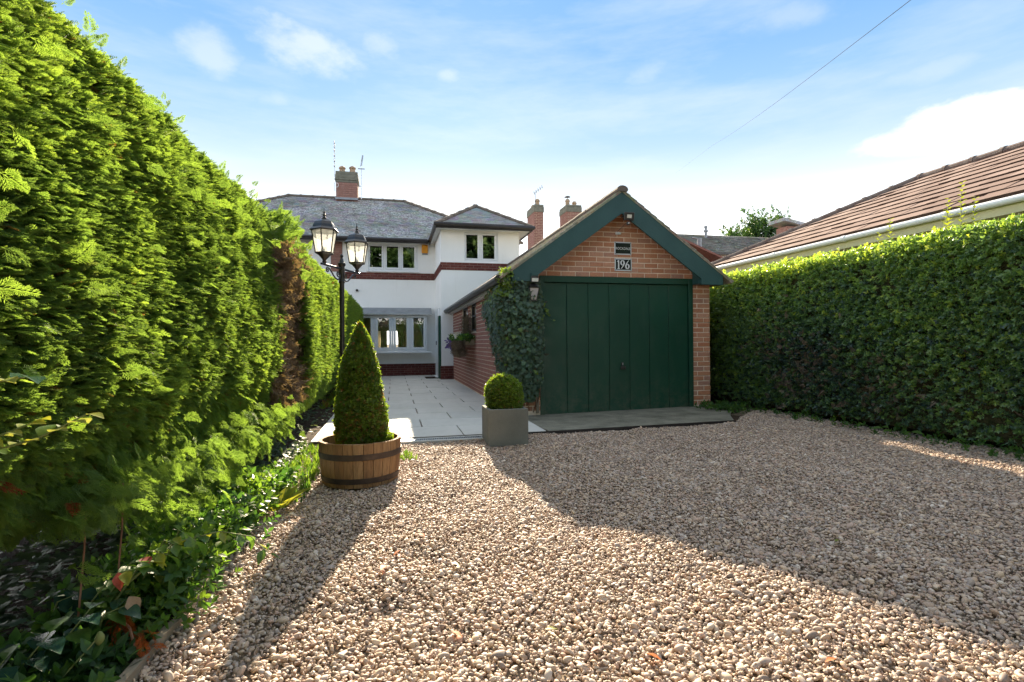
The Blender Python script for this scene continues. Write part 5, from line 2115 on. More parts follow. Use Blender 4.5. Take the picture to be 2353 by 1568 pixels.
def shaggy_shoots():
    # longer loose sprays on the tall hedge: top edge and hanging ones at the hem
    n = 170
    y = rng.uniform(1.4, 5.2, n)
    p = np.stack([-1.22 + rng.normal(0, .08, n), y, 2.23 + rng.normal(0, .03, n)], 1)
    d = np.stack([rng.normal(.3, .3, n), rng.normal(.2, .4, n), rng.uniform(.5, 1.1, n)], 1)
    s = rng.uniform(.04, .085, n)
    m = 900
    y2 = rng.uniform(1.9, 5.1, m)
    p2 = np.stack([-1.05 + rng.normal(0, .08, m), y2, .54 + rng.normal(0, .06, m) - .2 * rng.uniform(size=m) * (y2 > 2.4)], 1)
    d2 = np.stack([rng.normal(.55, .3, m), rng.normal(.1, .4, m), rng.uniform(-1.0, -.2, m)], 1)
    s2 = rng.uniform(.06, .13, m)
    k = 120
    y3 = rng.uniform(1.3, 4.9, k)
    p3 = np.stack([-1.0 + rng.normal(0, .03, k), y3, rng.uniform(.7, 2.1, k)], 1)
    d3 = np.stack([rng.normal(.6, .2, k), rng.normal(.5, .3, k), rng.normal(-.05, .35, k)], 1)
    s3 = rng.uniform(.06, .10, k)
    pts, dd, ss = np.concatenate([p, p2, p3]), np.concatenate([d, d2, d3]), np.concatenate([s, s2, s3])
    tn = np.concatenate([rng.uniform(.35, .8, n), rng.uniform(.3, .65, m), rng.uniform(.4, .75, k)])
    scatter('loose_shoots', H1, P_CYP, pts, euler_from(dd, rand_unit(len(pts)) + [0, 0, .8]), ss, tn)
    # brown dead gap between first and second hedge
    n = 2600
    z = rng.uniform(.5, 1.95, n)
    p = np.stack([-1.05 + .05 * np.sin(z * 4) - rng.beta(1.2, 2.5, n) * .35, rng.uniform(4.95, 6.2, n), z], 1)
    d = np.stack([rng.normal(.55, .3, n), rng.normal(.1, .45, n), rng.normal(-.25, .4, n)], 1)
    scatter('dead_foliage', H1, P_DEAD, p, euler_from(d, rand_unit(n)), rng.uniform(.1, .2, n), np.clip(.5 + rng.normal(0, .3, n), 0, 1),
            label='dry brown dead patch at the far end of the tall hedge')
    n = 500
    p = np.stack([-1.12 + rng.normal(0, .08, n), rng.uniform(5.2, 6.1, n), rng.uniform(1.7, 2.3, n)], 1)
    d = np.stack([rng.normal(.5, .3, n), rng.normal(0, .4, n), rng.normal(.5, .4, n)], 1)
    scatter('sparse_shoots', H2, P_CYP, p, euler_from(d, rand_unit(n)), rng.uniform(.08, .14, n), rng.uniform(.25, .7, n))
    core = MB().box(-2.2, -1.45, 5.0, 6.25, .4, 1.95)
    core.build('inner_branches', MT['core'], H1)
    st = MB()
    for k in range(16):
        y = random.uniform(4.7, 6.0)
        x = random.uniform(-1.35, -1.05)
        st.tube([(x - .1, y - .15, random.uniform(-.02, .1)), (x, y, .35 + random.uniform(0, .1)), (x + random.uniform(-.1, .12), y + random.uniform(0, .3), random.uniform(.6, .9))], [.018, .014, .008], 6)
    st.build('bare_stem', MT['twig'], H1, True, kind='stuff')
    # rusty dead sprays in the lower near part
    n = 4
    p = np.stack([-1.08 + rng.normal(0, .05, n), rng.uniform(1.45, 2.3, n), rng.uniform(.48, .78, n)], 1)
    d = np.stack([rng.normal(.6, .3, n), rng.normal(0, .4, n), rng.normal(-.5, .3, n)], 1)
    scatter('rust_foliage', H1, P_RUST, p, euler_from(d, rand_unit(n)), rng.uniform(.05, .09, n), rng.uniform(0, .7, n))


shaggy_shoots()


def privet_hedge():
    x0, x1, y0, y1, zt = 5.52, 6.45, 1.6, 12.5, 2.17
    t = thing('privet_hedge', 'dark green small leaved hedge clipped square along the right side of the drive', 'hedge', (5.9, 6, 0))
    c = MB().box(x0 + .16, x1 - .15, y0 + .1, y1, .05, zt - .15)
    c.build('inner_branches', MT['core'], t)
    tw = MB()
    for k in range(70):
        y = random.uniform(2.5, 8.5)
        z = random.uniform(.25, 1.5)
        tw.tube([(x0 + .16, y, z), (x0 + .05, y + random.uniform(-.12, .12), z + random.uniform(0, .15)), (x0 - .01, y + random.uniform(-.22, .22), z + random.uniform(0, .3))], [.007, .005, .002], 5)
    tw.build('twig', MT['bark'], t, kind='stuff')
    n = 27000
    y = rng.uniform(2.2, 9.5, n)
    z = .08 + (zt - .08) * rng.uniform(0, 1, n) ** .9
    p = np.stack([np.full(n, x0), y, z], 1)
    p[:, 0] += -.05 * fan_noise(p, 71, 2.2) - .03 * fan_noise(p, 72, 6) + rng.beta(1.3, 3, n) * .13 + .10 * np.clip((z - zt + .12) / .12, 0, 1)
    # hollow, thin patches low down
    thin = fan_noise(p, 73, 1.9)
    keep = rng.uniform(size=n) > np.clip(thin * .6 + np.clip((.6 - z) / .6, 0, 1) * .35, 0, .75)
    d = np.stack([-.8 + rng.normal(0, .35, n), rng.normal(0, .5, n), .35 + rng.normal(0, .4, n)], 1)
    big = fan_noise(p, 75, 1.1)
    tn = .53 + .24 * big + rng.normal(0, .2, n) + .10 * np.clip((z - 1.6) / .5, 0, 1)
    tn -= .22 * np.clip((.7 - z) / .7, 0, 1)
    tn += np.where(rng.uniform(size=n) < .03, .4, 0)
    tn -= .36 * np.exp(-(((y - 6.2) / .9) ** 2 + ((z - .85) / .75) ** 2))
    p, d, tn = p[keep], d[keep], tn[keep]
    m = 7000
    q = np.stack([rng.uniform(x0 - .02, x1, m), rng.uniform(2.0, 9.5, m), zt + rng.normal(-.03, .035, m)], 1)
    q[:, 2] += .055 * fan_noise(q, 77, 1.5) - .08 * np.clip((x0 + .1 - q[:, 0]) / .1, 0, 1)
    dq = np.stack([rng.normal(-.15, .4, m), rng.normal(0, .4, m), rng.uniform(.5, 1, m)], 1)
    tq = rng.uniform(.55, 1, m)
    e = 1600
    r = np.stack([rng.uniform(x0, x1, e), 9.5 + rng.uniform(0, 3, e), rng.uniform(.2, zt, e)], 1)
    r = np.stack([rng.uniform(5.08, 5.6, e), 8.35 + rng.beta(1, 2, e) * 4, rng.uniform(.15, zt, e)], 1)
    de = np.stack([rng.normal(-.7, .3, e), rng.normal(0, .4, e), rng.normal(.4, .3, e)], 1)
    P_, D_ = np.concatenate([p, q, r]), np.concatenate([d, dq, de])
    T_ = np.concatenate([tn, tq, rng.uniform(.3, .7, e)])
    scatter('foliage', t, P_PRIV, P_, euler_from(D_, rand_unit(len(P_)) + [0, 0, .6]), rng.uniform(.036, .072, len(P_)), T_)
    # twiggy brown patches where the leaves are thin
    nt_ = 380
    c_ = rng.integers(0, 4, nt_)
    cy_, cz_ = np.array([6.7, 5.9, 6.3, 4.9])[c_], np.array([1.05, .75, .5, .55])[c_]
    pt = np.stack([5.5 + rng.normal(0, .04, nt_), cy_ + rng.normal(0, .32, nt_), np.clip(cz_ + rng.normal(0, .22, nt_), .1, 1.7)], 1)
    dt = np.stack([rng.normal(-.5, .3, nt_), rng.normal(0, .6, nt_), rng.normal(.4, .5, nt_)], 1)
    scatter('bare_twigs', t, P_DEAD, pt, euler_from(dt, rand_unit(nt_)), rng.uniform(.05, .11, nt_), rng.uniform(0, .8, nt_))
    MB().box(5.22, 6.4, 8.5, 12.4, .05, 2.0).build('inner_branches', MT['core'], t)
    # unclipped yellow-green shoots standing above the top
    for (y, h, x) in ((5.05, .26, 5.75), (5.15, .14, 5.7), (4.42, .32, 5.8), (4.32, .44, 5.85), (4.36, .2, 5.7), (4.16, .28, 5.8), (3.56, .28, 5.75), (6.6, .1, 5.7), (4.5, .16, 5.9)):
        h *= 1.25
        s = MB()
        s.tube([(x, y, zt - .08), (x + .01, y + .01, zt + h * .6), (x + .02, y, zt + h)], [.004, .003, .0015], 5, 0)
        k = int(h / .017)
        for i in range(k):
            f = i / k
            a = i * 2.4
            leaf_shape(s, (x + .02 * f, y, zt + h * (.1 + .9 * f)), (math.cos(a), math.sin(a), .55), (0, 0, 1), .066 * (1.1 - .5 * f), .03, .25, .15, 3, 1)
        s.build('shoot', [MT['green_stem'], MT['lime_leaf']], t)


MT['lime_leaf'] = leaf_part_mat('lime_leaf', (0.14, 0.20, 0.025), (0.19, 0.25, 0.03), .4, .45, 2.3)
privet_hedge()


# ================================================================== TOPIARY, TUB, PLANTER
def shell_points(n, rf, z0, z1, cx, cy):
    """points over a surface of revolution with radius rf(z)"""
    zz = np.linspace(z0, z1, 200)
    r = np.array([rf(z) for z in zz])
    w = r + .015
    z = rng.choice(zz, n, p=w / w.sum()) + rng.uniform(-.5, .5, n) * (z1 - z0) / 200
    rr = np.interp(z, zz, r)
    dr = np.interp(z, zz, np.gradient(r, zz))
    a = rng.uniform(0, 2 * math.pi, n)
    nrm = np.stack([np.cos(a), np.sin(a), -dr], 1)
    nrm /= np.linalg.norm(nrm, axis=1, keepdims=True)
    p = np.stack([cx + rr * np.cos(a), cy + rr * np.sin(a), z], 1)
    return p, nrm


def topiary(name, label, rf, z0, z1, cx, cy, n, size, tint, brown, base_z):
    t = thing(name, label, 'topiary', (cx, cy, base_z))
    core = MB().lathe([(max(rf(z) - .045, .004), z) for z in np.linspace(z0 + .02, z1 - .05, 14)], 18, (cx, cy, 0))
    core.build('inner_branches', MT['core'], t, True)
    MB().tube([(cx, cy, base_z), (cx, cy, z0 + .05)], .018, 8).build('stem', MT['bark'], t)
    p, nr = shell_points(n, rf, z0, z1, cx, cy)
    dep = rng.beta(1.2, 3, n) * .05
    stray = (rng.uniform(size=n) < .03) * rng.uniform(0, .022, n)
    p += nr * (.011 * fan_noise(p, 91, 14) + .013 * fan_noise(p, 93, 5) - dep + stray)[:, None]
    d = nr * .8 + rng.normal(0, .4, (n, 3)) + [0, 0, .3]
    tn = tint + .22 * fan_noise(p, 92, 7) + rng.normal(0, .14, n)
    tn = np.clip(tn, .18, 1)
    bm = rng.uniform(size=n) < brown(p)
    tn[bm] = rng.uniform(0, .2, bm.sum())
    scatter('foliage', t, P_BOX, p, euler_from(d, rand_unit(n)), rng.uniform(.75, 1.25, n) * size, tn)
    return t


CX, CY = -0.255, 4.27
cone_r = lambda z: float(np.interp(z, [.25, .29, .36, .48, .62, .84, 1.03, 1.13, 1.185, 1.215], [.140, .168, .186, .186, .167, .126, .071, .044, .020, .0]))
topiary('box_cone', 'clipped box cone growing in the half barrel, browned near its foot', cone_r, .25, 1.215, CX, CY, 9000, .025, .66,
        lambda p: .10 + .30 * np.clip((.62 - p[:, 2]) / .3, 0, 1) * (.5 + .5 * fan_noise(p, 94, 5)), .24)
ball_r = lambda z: float(np.interp(z, [.335, .37, .43, .50, .57, .63, .67, .69, .70], [.140, .168, .185, .188, .178, .143, .09, .045, 0]))
topiary('box_ball', 'rounded box ball planted in the square grey planter', ball_r, .335, .70, 1.165, 5.52, 5200, .026, .72, lambda p: .04 + 0 * p[:, 0], .33)
# small sprout beside the cone
n = 120
sp_t = thing('box_seedling', 'little yellow-green box sprout at the right rim of the half barrel', 'plant', (CX + .2, CY - .08, .25))
p = np.array([CX + .205, CY - .08, .30]) + rng.normal(0, .022, (n, 3))
scatter('foliage', sp_t, P_BOX, p, euler_from(rng.normal(0, .6, (n, 3)) + [0, 0, .7], rand_unit(n)), rng.uniform(.02, .03, n), rng.uniform(.7, 1, n))


def barrel():
    t = thing('half_barrel', 'oak half barrel planter with two iron hoops standing on the gravel', 'barrel', (CX, CY, 0))
    rz = [(0.0, .283), (.08, .294), (.17, .303), (.25, .308), (.325, .309)]
    n = 26
    da = 2 * math.pi / n
    for i in range(n):
        a0, a1 = i * da + .006, (i + 1) * da - .006
        b = MB()
        vs = []
        for z, r in rz:
            for a, rr in ((a0, r), ((a0 + a1) / 2, r * 1.004), (a1, r), (a1, r - .024), (a0, r - .024)):
                vs.append((CX + rr * math.cos(a), CY + rr * math.sin(a), z - .01 + (random.uniform(-.002, .002) if z > .3 else 0)))
        m = 5
        fs = []
        for j in range(len(rz) - 1):
            for k in range(m):
                fs.append((j * m + k, j * m + (k + 1) % m, (j + 1) * m + (k + 1) % m, (j + 1) * m + k))
        fs.append(tuple((len(rz) - 1) * m + k for k in range(m)))
        b.add(vs, fs)
        b.build('stave', MT['oak'], t)
    for z0, z1 in ((.195, .24), (.02, .062)):
        r0, r1 = np.interp(z0 + .01, [z for z, _ in rz], [r for _, r in rz]) + .003, np.interp(z1 + .01, [z for z, _ in rz], [r for _, r in rz]) + .003
        MB().lathe([(r0, z0), (r0 + .003, z0 + .001), (r1 + .003, z1 - .001), (r1, z1)], 52, (CX, CY, 0), cap=False).build('hoop', MT['hoop'], t, True)
    MB().lathe([(.0, .0), (.278, .0), (.278, .002), (0, .002)], 26, (CX, CY, .235)).build('compost', MT['soil'], t)


barrel()


def planter():
    x0, x1, y0, y1, h, w = .955, 1.375, 5.31, 5.735, .36, .03
    t = thing('square_planter', 'square grey concrete planter on the gravel at the corner of the patio', 'planter', ((x0 + x1) / 2, (y0 + y1) / 2, 0))
    m = MB()
    o = [(x0, y0), (x1, y0), (x1, y1), (x0, y1)]
    i = [(x0 + w, y0 + w), (x1 - w, y0 + w), (x1 - w, y1 - w), (x0 + w, y1 - w)]
    c = .006
    oc = [(x0 + c, y0 + c), (x1 - c, y0 + c), (x1 - c, y1 - c), (x0 + c, y1 - c)]
    vs = [(a, b, -.02) for a, b in o] + [(a, b, h - c) for a, b in o] + [(a, b, h) for a, b in oc] + [(a, b, h) for a, b in i] + [(a, b, h - .1) for a, b in i]
    fs = []
    for l in range(4):
        for k in range(4):
            fs.append((l * 4 + k, l * 4 + (k + 1) % 4, (l + 1) * 4 + (k + 1) % 4, (l + 1) * 4 + k))
    m.add(vs, fs)
    m.build('tub', MT['planter'], t)
    MB().box(x0 + w + .001, x1 - w - .001, y0 + w + .001, y1 - w - .001, h - .11, h - .035).build('compost', MT['soil'], t)


planter()


# ================================================================== LAMP POST
def lamp_post():
    px, py = -.50, 5.5
    t = thing('lamp_post', 'black garden lamp post with two glazed lanterns beside the conical box', 'lamp post', (px, py, 0))
    MB().lathe([(.085, 0), (.085, .03), (.06, .05), (.05, .16), (.042, .18), (.034, .20), (.034, .34), (.028, .36)], 16, (px, py, -.03)).build('base', MT['black_iron'], t, True)
    MB().lathe([(.0235, .32), (.0235, 1.68)], 14, (px, py, 0)).build('post', MT['black_iron'], t, True)
    MB().lathe([(.027, 1.66), (.030, 1.67), (.030, 1.685), (.027, 1.69), (.029, 1.70), (.027, 1.71), (.029, 1.72), (.029, 1.83), (.034, 1.835), (.037, 1.85), (.034, 1.865), (.024, 1.87), (.016, 1.90), (.010, 1.912), (.010, 1.92)], 14, (px, py, 0)).build('collar', MT['black_iron'], t, True)
    MB().lathe([(.008, 0), (.016, .012), (.016, .022), (.008, .034), (0, .038)], 12, (px, py, 1.918)).build('finial', MT['black_iron'], t, True)
    # the arms run across, one lantern nearer the camera
    d = Vector((.129, .295, 0))
    n_seg = 6
    for s in (-1, 1):
        e = Vector((px, py, 0)) + d * s
        u = d.normalized() * s
        L_ = d.length
        zt = 1.805
        arm = MB()
        arm.tube([Vector((px, py, zt)) + u * .02, Vector((px, py, zt)) + u * (L_ + .055)], .011, 8)
        a = arm.build('arm', MT['black_iron'], t, True)
        sc = MB()
        pts = []
        for q in np.linspace(0, 1.75 * math.pi * 1.3, 26):
            r = .036 * (1 - q / 9.5)
            pts.append(Vector((px, py, zt - .058)) + u * (.068 + r * math.cos(math.pi - q * -1)) + Vector((0, 0, r * math.sin(math.pi - q * -1))))
        big = [p for p in reversed(pts)]
        curve = [Vector((px, py, zt)) + u * l + Vector((0, 0, z)) for l, z in ((.032, -.075), (.045, -.10), (.08, -.118), (.12, -.11), (.16, -.085), (.20, -.05), (.24, -.026), (.262, -.022))]
        sc.tube(big, .0065, 6)
        sc.tube(curve, .007, 6)
        p2 = []
        for q in np.linspace(0, 7.0, 20):
            r = .027 * (1 - q / 9.0)
            p2.append(Vector((px, py, zt - .046)) + u * (.268 + r * math.sin(q)) + Vector((0, 0, r * math.cos(q))))
        sc.tube(p2, .006, 6)
        sc.build('scroll', MT['black_iron'], a, True)
        ex, ey = e.x, e.y
        # lantern
        a0 = math.atan2(u.y, u.x) + math.radians(16)
        zb = zt + .012
        l = MB()
        l.lathe([(.012, -.015), (.018, .0), (.022, .015), (.016, .025), (.022, .035), (.058, .075), (.088, .088), (.090, .098), (.0, .098)], 6, (ex, ey, zb), 0, a0)
        lan = l.build('lantern', MT['black_iron'], t)
        fr = MB()
        rb, rt, z0, z1 = .083, .115, zb + .099, zb + .298
        for k in range(6):
            q = a0 + k * math.pi / 3
            fr.tube([(ex + rb * math.cos(q), ey + rb * math.sin(q), z0), (ex + rt * math.cos(q), ey + rt * math.sin(q), z1)], .0058, 6)
        fr.build('glazing_bar', MT['black_iron'], lan, kind='stuff')
        for k in range(6):
            q, q2 = a0 + k * math.pi / 3, a0 + (k + 1) * math.pi / 3
            m_ = .99
            MB().quad((ex + rb * m_ * math.cos(q), ey + rb * m_ * math.sin(q), z0), (ex + rb * m_ * math.cos(q2), ey + rb * m_ * math.sin(q2), z0),
                      (ex + rt * m_ * math.cos(q2), ey + rt * m_ * math.sin(q2), z1), (ex + rt * m_ * math.cos(q), ey + rt * m_ * math.sin(q), z1)).build('pane', MT['lamp_glass'], lan)
        rf = MB()
        rf.lathe([(.112, 0), (.134, .004), (.137, .012), (.122, .026), (.108, .036), (.100, .062), (.086, .088), (.058, .106), (.026, .112), (.026, .124), (.014, .128)], 6, (ex, ey, z1 - .002), 0, a0)
        rf.build('lantern_roof', MT['black_iron'], lan)
        MB().lathe([(.013, .0), (.017, .008), (.011, .02), (.016, .034), (.008, .048), (.011, .058), (.004, .072), (.0035, .095), (0, .102)], 10, (ex, ey, z1 + .124)).build('lantern_finial', MT['black_iron'], lan, True)
        MB().lathe([(.022, 0), (.022, .05), (.018, .055), (0, .055)], 12, (ex, ey, z0)).build('bulb_holder', MT['white_paint'], lan, True)


lamp_post()


# ================================================================== IVY ON THE GARAGE CORNER
def ivy():
    t = thing('ivy', 'mass of dark ivy climbing the left corner of the garage', 'ivy', (1.85, 7.45, 0))
    n1 = 3600
    u = rng.uniform(size=n1)
    z = .20 + 1.78 * rng.uniform(size=n1) ** .85
    xr = np.interp(z, [.2, .35, .5, 1.0, 1.6, 1.95], [2.0, 2.08, 2.13, 2.15, 2.16, 2.11])
    xl = np.interp(z, [.2, .5, 1.0, 1.4, 1.75, 1.98], [1.68, 1.62, 1.54, 1.47, 1.43, 1.55])
    x = xl + (xr - xl) * u
    bul = np.sin(np.clip((x - xl) / (xr - xl), 0, 1) * math.pi) ** .5
    y = 7.46 - .19 * bul * np.interp(z, [.2, .6, 1.5, 2.0], [.35, .8, 1.1, .5]) + rng.normal(0, .03, n1)
    p1 = np.stack([x, y, z], 1)
    d1 = np.stack([rng.normal(0, .45, n1), rng.normal(-.35, .25, n1), rng.normal(-.75, .35, n1)], 1)
    nh1 = np.stack([rng.normal(-.1, .35, n1), np.full(n1, -1.0), rng.normal(.45, .3, n1)], 1)
    n2 = 2800
    z2 = .35 + 1.6 * rng.uniform(size=n2) ** .8
    ymax = np.interp(z2, [.35, .8, 1.3, 1.7, 1.95], [7.9, 8.35, 8.75, 9.3, 9.3])
    y2 = 7.4 + (ymax - 7.4) * rng.uniform(size=n2)
    x2 = np.interp(z2, [.35, 1.0, 1.6, 1.95], [1.63, 1.56, 1.46, 1.52]) + rng.normal(0, .025, n2) + .12 * (y2 - 7.4) / 1.9
    p2 = np.stack([x2, y2, z2], 1)
    d2 = np.stack([rng.normal(-.3, .25, n2), rng.normal(0, .45, n2), rng.normal(-.75, .35, n2)], 1)
    nh2 = np.stack([np.full(n2, -1.0), rng.normal(-.2, .35, n2), rng.normal(.45, .3, n2)], 1)
    n3 = 260    # runner up the eaves and over the roof edge, and the spray beside the lantern
    k = rng.uniform(size=n3)
    p3 = np.stack([1.60 + rng.normal(0, .05, n3), 7.30 + rng.normal(0, .05, n3), 1.9 + .22 * k], 1)
    m = n3 // 6
    p3[:m] = np.stack([2.15 + .16 * k[:m] ** 2 + rng.normal(0, .008, m), 7.44 + rng.normal(0, .015, m), 1.72 - .34 * k[:m] ** 1.4 + rng.normal(0, .015, m)], 1)
    d3 = rng.normal(0, .5, (n3, 3)) + [0, -.2, -.3]
    nh3 = np.stack([rng.normal(0, .4, n3), np.full(n3, -1.0), rng.normal(.5, .3, n3)], 1)
    P_ = np.concatenate([p1, p2, p3])
    D_ = np.concatenate([d1, d2, d3])
    Nh = np.concatenate([nh1, nh2, nh3])
    n = len(P_)
    tn = .42 + .22 * fan_noise(P_, 61, 4) + rng.normal(0, .14, n)
    tn = np.clip(tn, 0, .84)
    lime = (rng.uniform(size=n) < .02) | ((P_[:, 2] > 1.72) & (P_[:, 0] < 1.66) & (rng.uniform(size=n) < .65)) | ((np.arange(n) >= n1 + n2) & (rng.uniform(size=n) < .7))
    tn[lime] = rng.uniform(.9, 1, lime.sum())
    # a few hundred front leaves singly, the rest as one mass
    order = np.argsort(P_[:n1, 1])
    single = order[:260]
    rest = np.setdiff1d(np.arange(n), single)
    eu = euler_from(D_, Nh)
    sc = rng.uniform(.036, .068, n)
    sc[n1 + n2:] *= .7
    sc[single] *= 1.2
    scatter('foliage', t, P_IVY, P_[rest], eu[rest], sc[rest], tn[rest])
    lm = [leaf_part_mat('ivy_leaf_dark', (0.052, 0.10, 0.058), (0.068, 0.125, 0.07), .42, .2), leaf_part_mat('ivy_leaf_mid', (0.06, 0.12, 0.06), (0.09, 0.155, 0.07), .42, .2), leaf_part_mat('ivy_leaf_bright', (0.10, 0.17, 0.03), (0.14, 0.21, 0.03), .4, .3)]
    ms = [ivy_leaf(90 + i).mesh('leaf', lm[i if i < 2 else 0]) for i in range(3)] + [ivy_leaf(95).mesh('leaf', lm[2])]
    for i in single:
        me = ms[3] if random.random() < .05 else ms[random.randrange(3)]
        place(me, 'leaf', P_[i], t, tuple(eu[i]), (sc[i],) * 3)
    st = MB()
    for k in range(26):
        x = random.uniform(1.66, 2.1)
        z = random.uniform(0, .5)
        pts = [(x, 7.485, z)]
        while z < random.uniform(.9, 1.8):
            z += .15
            x += random.uniform(-.06, .06)
            pts.append((min(max(x, 1.62), 2.12), 7.47 - random.uniform(0, .05), z))
        if len(pts) > 1:
            st.tube(pts, .007, 5)
    st.build('stem', MT['twig'], t, kind='stuff')
    dead = 420
    pd = P_[rng.integers(0, n1 + n2, dead)] + rng.normal(0, .03, (dead, 3)) + [0, .05, 0]
    scatter('dry_twigs', t, P_DEAD, pd, euler_from(rng.normal(0, .5, (dead, 3)) + [0, -.4, 0], rand_unit(dead)), rng.uniform(.05, .1, dead), rng.uniform(0, .6, dead))
    # timber trellis foot showing under the ivy
    r = thing('trellis', 'weathered timber trellis foot under the ivy at the garage corner', 'trellis', (1.9, 7.46, 0))
    MB().box(1.66, 2.11, 7.455, 7.475, .30, .345, 0, .003).build('rail', MT['board'], r)
    MB().box(2.06, 2.105, 7.476, 7.492, .0, .58, 0, .003).build('upright', MT['board'], r)


ivy()


# ================================================================== BORDER PLANTS
def edging():
    for i, (ya, yb, lean) in enumerate(((1.15, 2.25, .05), (2.27, 3.62, -.03))):
        b = MB()
        n = 8
        for k in range(n):
            pass
        vs, fs = [], []
        for k in range(n + 1):
            y = ya + (yb - ya) * k / n
            x = -.822 + .012 * math.sin(y * 3 + i)
            zt = .045 + .012 * math.sin(y * 2.3) - .02 * (k in (0, n))
            vs += [(x, y, -.08), (x + .028, y, -.08), (x + .028 + lean * .1, y, zt), (x + lean * .1, y, zt + .003)]
            if k:
                o = (k - 1) * 4
                for q in range(4):
                    fs.append((o + q, o + (q + 1) % 4, o + 4 + (q + 1) % 4, o + 4 + q))
        fs += [(3, 2, 1, 0), tuple(n * 4 + q for q in range(4))]
        b.add(vs, fs)
        o = b.build('edging_board', MT['board'])
        props(o, ['weathered edging board nearest the camera between the border and the gravel', 'pale sunlit edging board farther along the border, below the leafy weeds'][i], 'edging board', 'edging boards along the border')


edging()


def leaf_mesh(name, ln, wd, mat, curl=.25, fold=.3, lobes=False):
    b = MB()
    leaf_shape(b, (0, 0, 0), (0, 1, 0), (0, 0, 1), ln, wd, fold, curl, 5)
    return b.mesh(name, mat, True)


def leafy_plant(name, label, stems, leafspec, cat='plant', group=None):
    """stems: list of polylines; leafspec: list of (pos, dir, normal, length, mesh key)"""
    root = stems[0][0]
    t = thing(name, label, cat, root, group)
    s = MB()
    for st in stems:
        s.tube(st, [.004 * (1 - .6 * i / max(1, len(st) - 1)) for i in range(len(st))], 5)
    s.build('stem', MT['green_stem'], t)
    for pos, d, nrm, ln, me in leafspec:
        e = euler_from(np.array([d], float), np.array([nrm], float))[0]
        place(me, 'leaf', pos, t, tuple(e), (ln,) * 3)
    return t


LM = {k: leaf_mesh('leaf', 1, w, leaf_part_mat(k + '_leaf', a, b, r, tr, tb)) for k, w, a, b, r, tr, tb in (
    ('glossy', .62, (0.018, 0.055, 0.045), (0.03, 0.075, 0.04), .22, .2, 2.0),
    ('green', .6, (0.05, 0.12, 0.025), (0.08, 0.16, 0.03), .4, .42, 2.3),
    ('yellowgreen', .5, (0.16, 0.21, 0.03), (0.22, 0.25, 0.035), .4, .45, 2.0),
    ('red', .6, (0.32, 0.06, 0.05), (0.25, 0.05, 0.03), .5, .4, 1.6),
    ('orange', .6, (0.45, 0.14, 0.02), (0.38, 0.10, 0.02), .6, .4, 1.5),
    ('pale', .75, (0.30, 0.21, 0.14), (0.36, 0.26, 0.18), .6, .35, 1.4),
    ('variegated', .55, (0.10, 0.17, 0.05), (0.30, 0.33, 0.10), .3, .4, 1.7))}


def along(pts, f):
    pts = [Vector(p) for p in pts]
    k = f * (len(pts) - 1)
    i = min(int(k), len(pts) - 2)
    return pts[i].lerp(pts[i + 1], k - i), (pts[i + 1] - pts[i]).normalized()


def stem_leaves(st, n, ln, kinds, f0=.1, up=.6, droop=0):
    out = []
    for i in range(n):
        p, d = along(st, f0 + (1 - f0) * i / max(1, n - 1))
        a = i * math.pi + random.uniform(-.6, .6)
        side = d.cross(Vector((0, 0, 1))).normalized() * math.cos(a) + Vector((0, 0, 1)) * math.sin(a) * .3
        dd = d * .5 + side + Vector((0, 0, -droop + random.uniform(-.2, .2)))
        nn = Vector((random.uniform(-.3, .3), random.uniform(-.3, .1), 1))
        out.append((p, dd, nn, ln * random.uniform(.75, 1.2), LM[random.choice(kinds)]))
    return out


